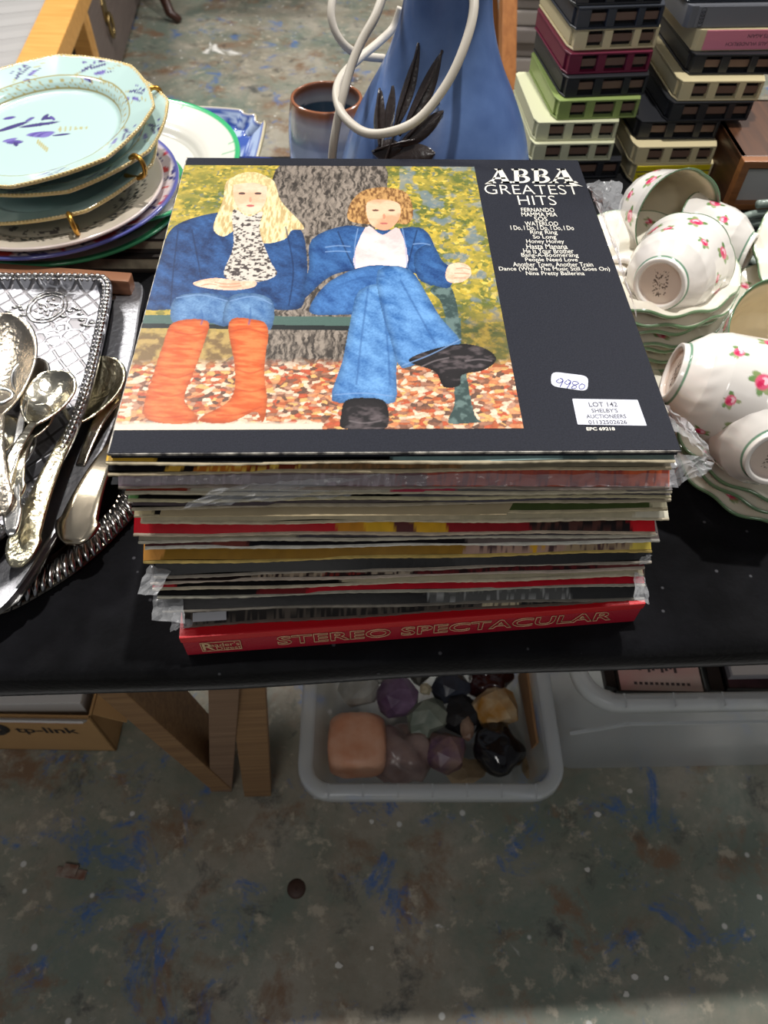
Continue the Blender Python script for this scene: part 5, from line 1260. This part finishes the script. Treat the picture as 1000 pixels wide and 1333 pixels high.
dcase('dark maroon disc case under the white one in the right crate', [(948, 896), (1030, 897), (1020, 846), (934, 846)], zc-.004, .014, mat('maroon_sleeve', rgb(92, 60, 66), .4, var=.6, vscale=30))
dcase('white disc case lying uppermost in the right crate', [(952, 880), (1040, 878), (1028, 836), (940, 836)], zc+.012, .012, mat('white_sleeve', rgb(206, 202, 200), .4), body=mat('case_grey', rgb(150, 150, 156), .25))
dcase('dark disc case on its back along the left wall of the right crate', [(790, 892), (804, 896), (794, 842), (780, 842)], zc-.004, .014, mat('case_black2'))
for k in range(2): dcase(['lowest black disc case filling the right crate', 'black disc case under the maroon one'][k], [(800+k*120, 905), (912+k*120, 905), (905+k*120, 845), (795+k*120, 845)], zc-.016-k*.002, .014, mat('case_black2'))
# cardboard box
p = atz(152, 978, .0); pbox = p; tb = empty('cardboard_box', 'open brown cardboard box with black printed mark under the table at left', 'box', (p.x, p.y, .001), (0, 0, .015))
CB = mat('cardboard_box', rgb(186, 146, 96), .8, var=.12, vscale=10); CBW = mat('white_card', rgb(206, 204, 200), .7)
bw_, bd_, bh_ = .40, .26, .145
obj('box_walls', MB().box(-bw_, 0, 0, .004, 0, bh_).box(-bw_, 0, bd_-.004, bd_, 0, bh_).box(-bw_, -bw_+.004, 0, bd_, 0, bh_).box(-.004, 0, 0, bd_, 0, bh_).box(-bw_, 0, 0, bd_, 0, .004).mesh(.0008), CB, tb)
obj('flap', MB().beam((-bw_*.5, -.004, bh_), (-bw_*.5, -.012, bh_+.012), bw_*.98, .003).mesh(), CBW, tb, label='white inner face of the front flap')
obj('flap', MB().beam((.002, bd_*.5, bh_), (.045, bd_*.5, bh_-.03), bd_*.96, .003).mesh(), CB, tb)
t = text_mesh('tp-link', .032, 1.15, offset=.0006); mbk = MB(); addmesh(mbk, t)
obj('lettering', mbk.mesh(), mat('black_print', rgb(46, 42, 40), .6), tb, loc=(-.085, -.0006, bh_*.62), rot=(math.pi/2, 0, 0))
lg = MB(); lg.tube([(.015*math.cos(a), .015*math.sin(a), 0) for a in np.linspace(-2.2, 2.6, 20)], .0055, 6); lg.box(-.020, -.009, -.020, .004, -.004, .004)
obj('emblem', lg.mesh(), mat('black_print'), tb, loc=(-.160, -.0002, bh_*.66), rot=(math.pi/2, 0, 0))
tape_ = obj('parcel_tape', MB().box(-.33, -.02, -.0012, 0, bh_-.022, bh_-.006).mesh(), mat('tape_print', rgb(206, 176, 168), .5, var=.5, vscale=60, fac2=rgb(190, 80, 84)), tb, label='pink printed parcel tape')
wbx = empty('small_carton', 'small white carton sitting in the open cardboard box', 'box', (pbox.x-.105, pbox.y+.012, .0055), (0, 0, .05))
obj('carton', MB().box(-.075, .09, 0, .15, 0, .155).mesh(.0015), CBW, wbx); obj('lid_seam', MB().box(-.0745, .0895, .0745, .0755, .155, .1553).mesh(), mat('grey_seam', rgb(150, 148, 146), .7), wbx)
# litter on the floor
p = atz(92, 1137, .0); wr = obj('sweet_wrapper', MB().box(-.022, .024, -.007, .007, 0.0005, .002).box(-.012, .01, -.004, .012, .002, .005).mesh(.0008), mat('wrapper', rgb(150, 140, 128), .3, var=.6, vscale=80, fac2=rgb(120, 84, 70)), loc=p, rot=(0, 0, -.1)); tag(wr, 'small pale wrapper lying on the floor at lower left', 'wrapper')
p = atz(386, 1157, .0); tag(obj('bottle_cap', lathe([(.001, .004), (.011, .004), (.013, .002), (.014, 0.0005)], 20), mat('rusty_cap', rgb(66, 44, 34), .6), loc=p), 'round rusty brown cap on the bare floor below the crystal crate', 'cap')
for i, (x, y, s_, lb) in enumerate([(778, 1060, .006, 'pale paint chip on the floor below the right crate'), (484, 1070, .005, 'white chip on the floor just in front of the mineral crate'), (441, 1257, .006, 'white chip low in the middle of the floor'), (484, 1234, .004, 'small white chip right above the lowest middle one'), (827, 1272, .006, 'white chip on the floor at lower right'), (815, 1295, .005, 'white chip on the floor lowest at right'), (867, 1273, .004, 'tiny white chip right of the pair at lower right'), (988, 1168, .006, 'white chip on the floor at the far right'), (765, 1132, .005, 'white crumb on the floor right of the middle'), (820, 1030, .005, 'white crumb on the floor beneath the right crate')]):
    p = atz(x, y, 0); rs = random.Random(i); P = [(s_*(.6+.5*rs.random())*math.cos(a), s_*(.5+.5*rs.random())*math.sin(a)) for a in np.linspace(0, 2*math.pi, 7, endpoint=False)]
    tag(obj('paint_chip', MB().prism(P, 0.0003, .0015).mesh(), mat('chip_white', rgb(214, 212, 204), .7), loc=p), lb, 'chip', 'chips on the floor')

# ------------------------------------------------------------------ beyond the table
WH = mat('white_padding', rgb(160, 158, 156), .6, bump=.1, bscale=60)
lo = empty('garden_lounger', 'white slatted lounger with a light wooden side rail beyond the plates', 'lounger', (-1.15, 1.75, 0))
BEECH = wood('beech', rgb(206, 148, 72), rgb(226, 170, 92), .45, (4, 40, 40))
z_l = .42
def L(x, y, z): return Vector(atz(x, y, z))-lo.location
for k in range(8):
    y0 = 96-17.2*k
    a, b = L(-40, y0+5, z_l), L(96-.66*y0, y0-9, z_l); dv = (b-a).normalized(); nv = Vector((-dv.y, dv.x, 0))
    wdt = abs((L(30, y0, z_l)-L(30, y0-17.2, z_l)).dot(nv))*.96
    mb_ = MB(); pts_ = [(-.5, -.012), (-.42, .0), (-.2, .008), (.1, .010), (.4, .004), (.5, -.012)]
    V = [p_+nv*(s_*wdt)+Vector((0, 0, q_)) for p_ in (a, b) for s_, q_ in pts_]; n = 6
    mb_.add(V, [(i, i+1, n+i+1, n+i) for i in range(5)]+[(5, 0, n, n+5), tuple(range(5, -1, -1)), tuple(range(n, 2*n))])
    me = mb_.mesh(); obj('slat', me, WH, lo)
ra, rb_ = L(82, 20, z_l+.03), L(60, 72, z_l+.03); dv = rb_-ra
obj('side_rail', MB().beam(ra-dv*.8, rb_+dv*.7, .085, .05).mesh(.004), BEECH, lo, label='light orange wooden rail')
for (x, y) in ((92, -10), (40, 104)):
    q = L(x, y, z_l); obj('leg', MB().beam(q, Vector((q.x, q.y, -lo.location.z+.0)), .05, .05).mesh(.003), BEECH, lo)
q = L(-30, 40, z_l); obj('leg', MB().beam(q, Vector((q.x, q.y, 0)), .05, .05).mesh(.003), BEECH, lo)
# dark cabinet
p = atz(143, 158, .0); q = atz(187, 0, .0); dvec = (q-p).normalized(); a_ = math.atan2(dvec.y, dvec.x)
cb = empty('cabinet', 'grey brown wooden cabinet with brass drop handle standing on the floor', 'cabinet', p, (0, 0, a_))
CW = wood('grey_brown_wood', rgb(104, 90, 86), rgb(122, 108, 102), .5); DK = wood('black_brown', rgb(34, 28, 28), rgb(48, 40, 38), .5)
obj('carcass', MB().box(-.02, 1.5, .02, .12, 0, .9).mesh(.004), DK, cb)
dw = obj('door', MB().box(.045, 1.47, .0, .03, .03, .88).mesh(.004), CW, cb)
BR = mat('old_brass', rgb(150, 128, 84), .35, .9)
nr = Vector((-dvec.y, dvec.x, 0)); ry = Vector(ray(137, 20)); tt = (p-Vector((0, 0, HC))).dot(nr)/ry.dot(nr); hp_ = Vector((0, 0, HC))+ry*tt-p
hx, hz_ = hp_.dot(dvec), hp_.z
obj('handle', MB().prism([(hx-.03, hz_-.01), (hx, hz_-.03), (hx+.03, hz_-.01), (hx+.028, hz_+.04), (hx, hz_+.07), (hx-.028, hz_+.04)], 0, .006).mesh(.002), BR, dw, rot=(math.pi/2, 0, 0))
obj('drop_ring', MB().tube([(hx+.03*math.cos(t), -.012, hz_-.03+.035*math.sin(t)) for t in np.linspace(0, 2*math.pi, 20, endpoint=False)], .006, 6, True).mesh(), BR, dw, smooth=True)
# dark wooden table legs
tl = empty('side_table', 'dark wooden table with curved legs far beyond the plates', 'table', (atz(216, 30, 0).x-.13, atz(207, 30, 0).y+.06, 0))
DKW = wood('mahogany', rgb(52, 30, 24), rgb(76, 46, 34), .35)
obj('tabletop', MB().box(.10, .50, -.06, .42, .62, .65).mesh(.004), DKW, tl)
for (x, y) in ((0.10, .0), (.18, .34), (.34, .30)):
    obj('leg', MB().tube([(x, y, .62), (x+.02, y-.02, .4), (x-.01, y, .2), (x+.05, y-.04, .03), (x+.09, y-.06, 0.012)], [.03, .032, .022, .02, .014], 8).mesh(), DKW, tl, smooth=True)
# chair legs behind the lamp and folded grey cloths
st = empty('wooden_stool', 'orange brown wooden stool with square legs behind the lamp', 'stool', (.36, 2.3, 0))
OR = wood('orange_wood', rgb(150, 92, 44), rgb(178, 116, 60), .45, (40, 40, 4))
pA = atz(661, 112, .30); 
for i, (pt, pb, w_) in enumerate((((662, -30, .62), (660, 108, .22), .036), ((637, -30, .62), (642, 60, .22), .030))):
    a, b = atd(pt[0], pt[1], 1.72+.25*i)-Vector(st.location), atd(pb[0], pb[1], 1.80+.25*i)-Vector(st.location)
    d_ = (b-a); b = b+d_*((-.0-b.z)/d_.z)
    a = a-d_*((a.z-.72)/d_.z) if a.z > .72 else a-d_*((a.z-.72)/d_.z)
    obj('leg', MB().beam(a, b, w_, w_).mesh(.003), OR, st)
    if i == 0: pa_ = a
    else: pb_ = a
cxy = (pa_+pb_)/2
for dx in (.3,):
    for q in (pa_, pb_): obj('leg', MB().beam(q+Vector((dx, .05, 0)), Vector((q.x+dx, q.y+.05, 0)), .034, .034).mesh(.003), OR, st)
obj('seat', MB().box(cxy.x-.05, cxy.x+.36, min(pa_.y, pb_.y)-.04, max(pa_.y, pb_.y)+.10, .70, .73).mesh(.004), OR, st)
GC = mat('grey_cloth', rgb(128, 120, 116), .9, bump=.4, bscale=40); 
pb0 = atz(686, 96, .0)
for k in range(9):
    o = obj('folded_blanket', MB().box(-.22, .30, -.0+.012*math.sin(k*2.2), .30, .001+k*.052, .050+k*.052).mesh(.012, 3), GC if k % 3 else mat('pale_grey_cloth', rgb(158, 150, 144), .9, bump=.4, bscale=40), loc=(pb0.x+.12+.01*math.sin(k*1.7), pb0.y, 0))
    tag(o, ['lowest', 'second lowest', 'third lowest', 'fourth lowest', 'middle', 'fourth from top', 'third from top', 'second from top', 'topmost'][k]+' grey folded blanket in the pile on the floor behind the stool', 'blanket', 'folded blankets behind the stool')
wb_ = obj('wall_back', MB().box(-6, 6, 8.6, 8.8, 0, 4.2).mesh(), mat('hall_wall', rgb(178, 174, 168), .8)); tag(wb_, 'plain pale wall of the hall', kind='structure')
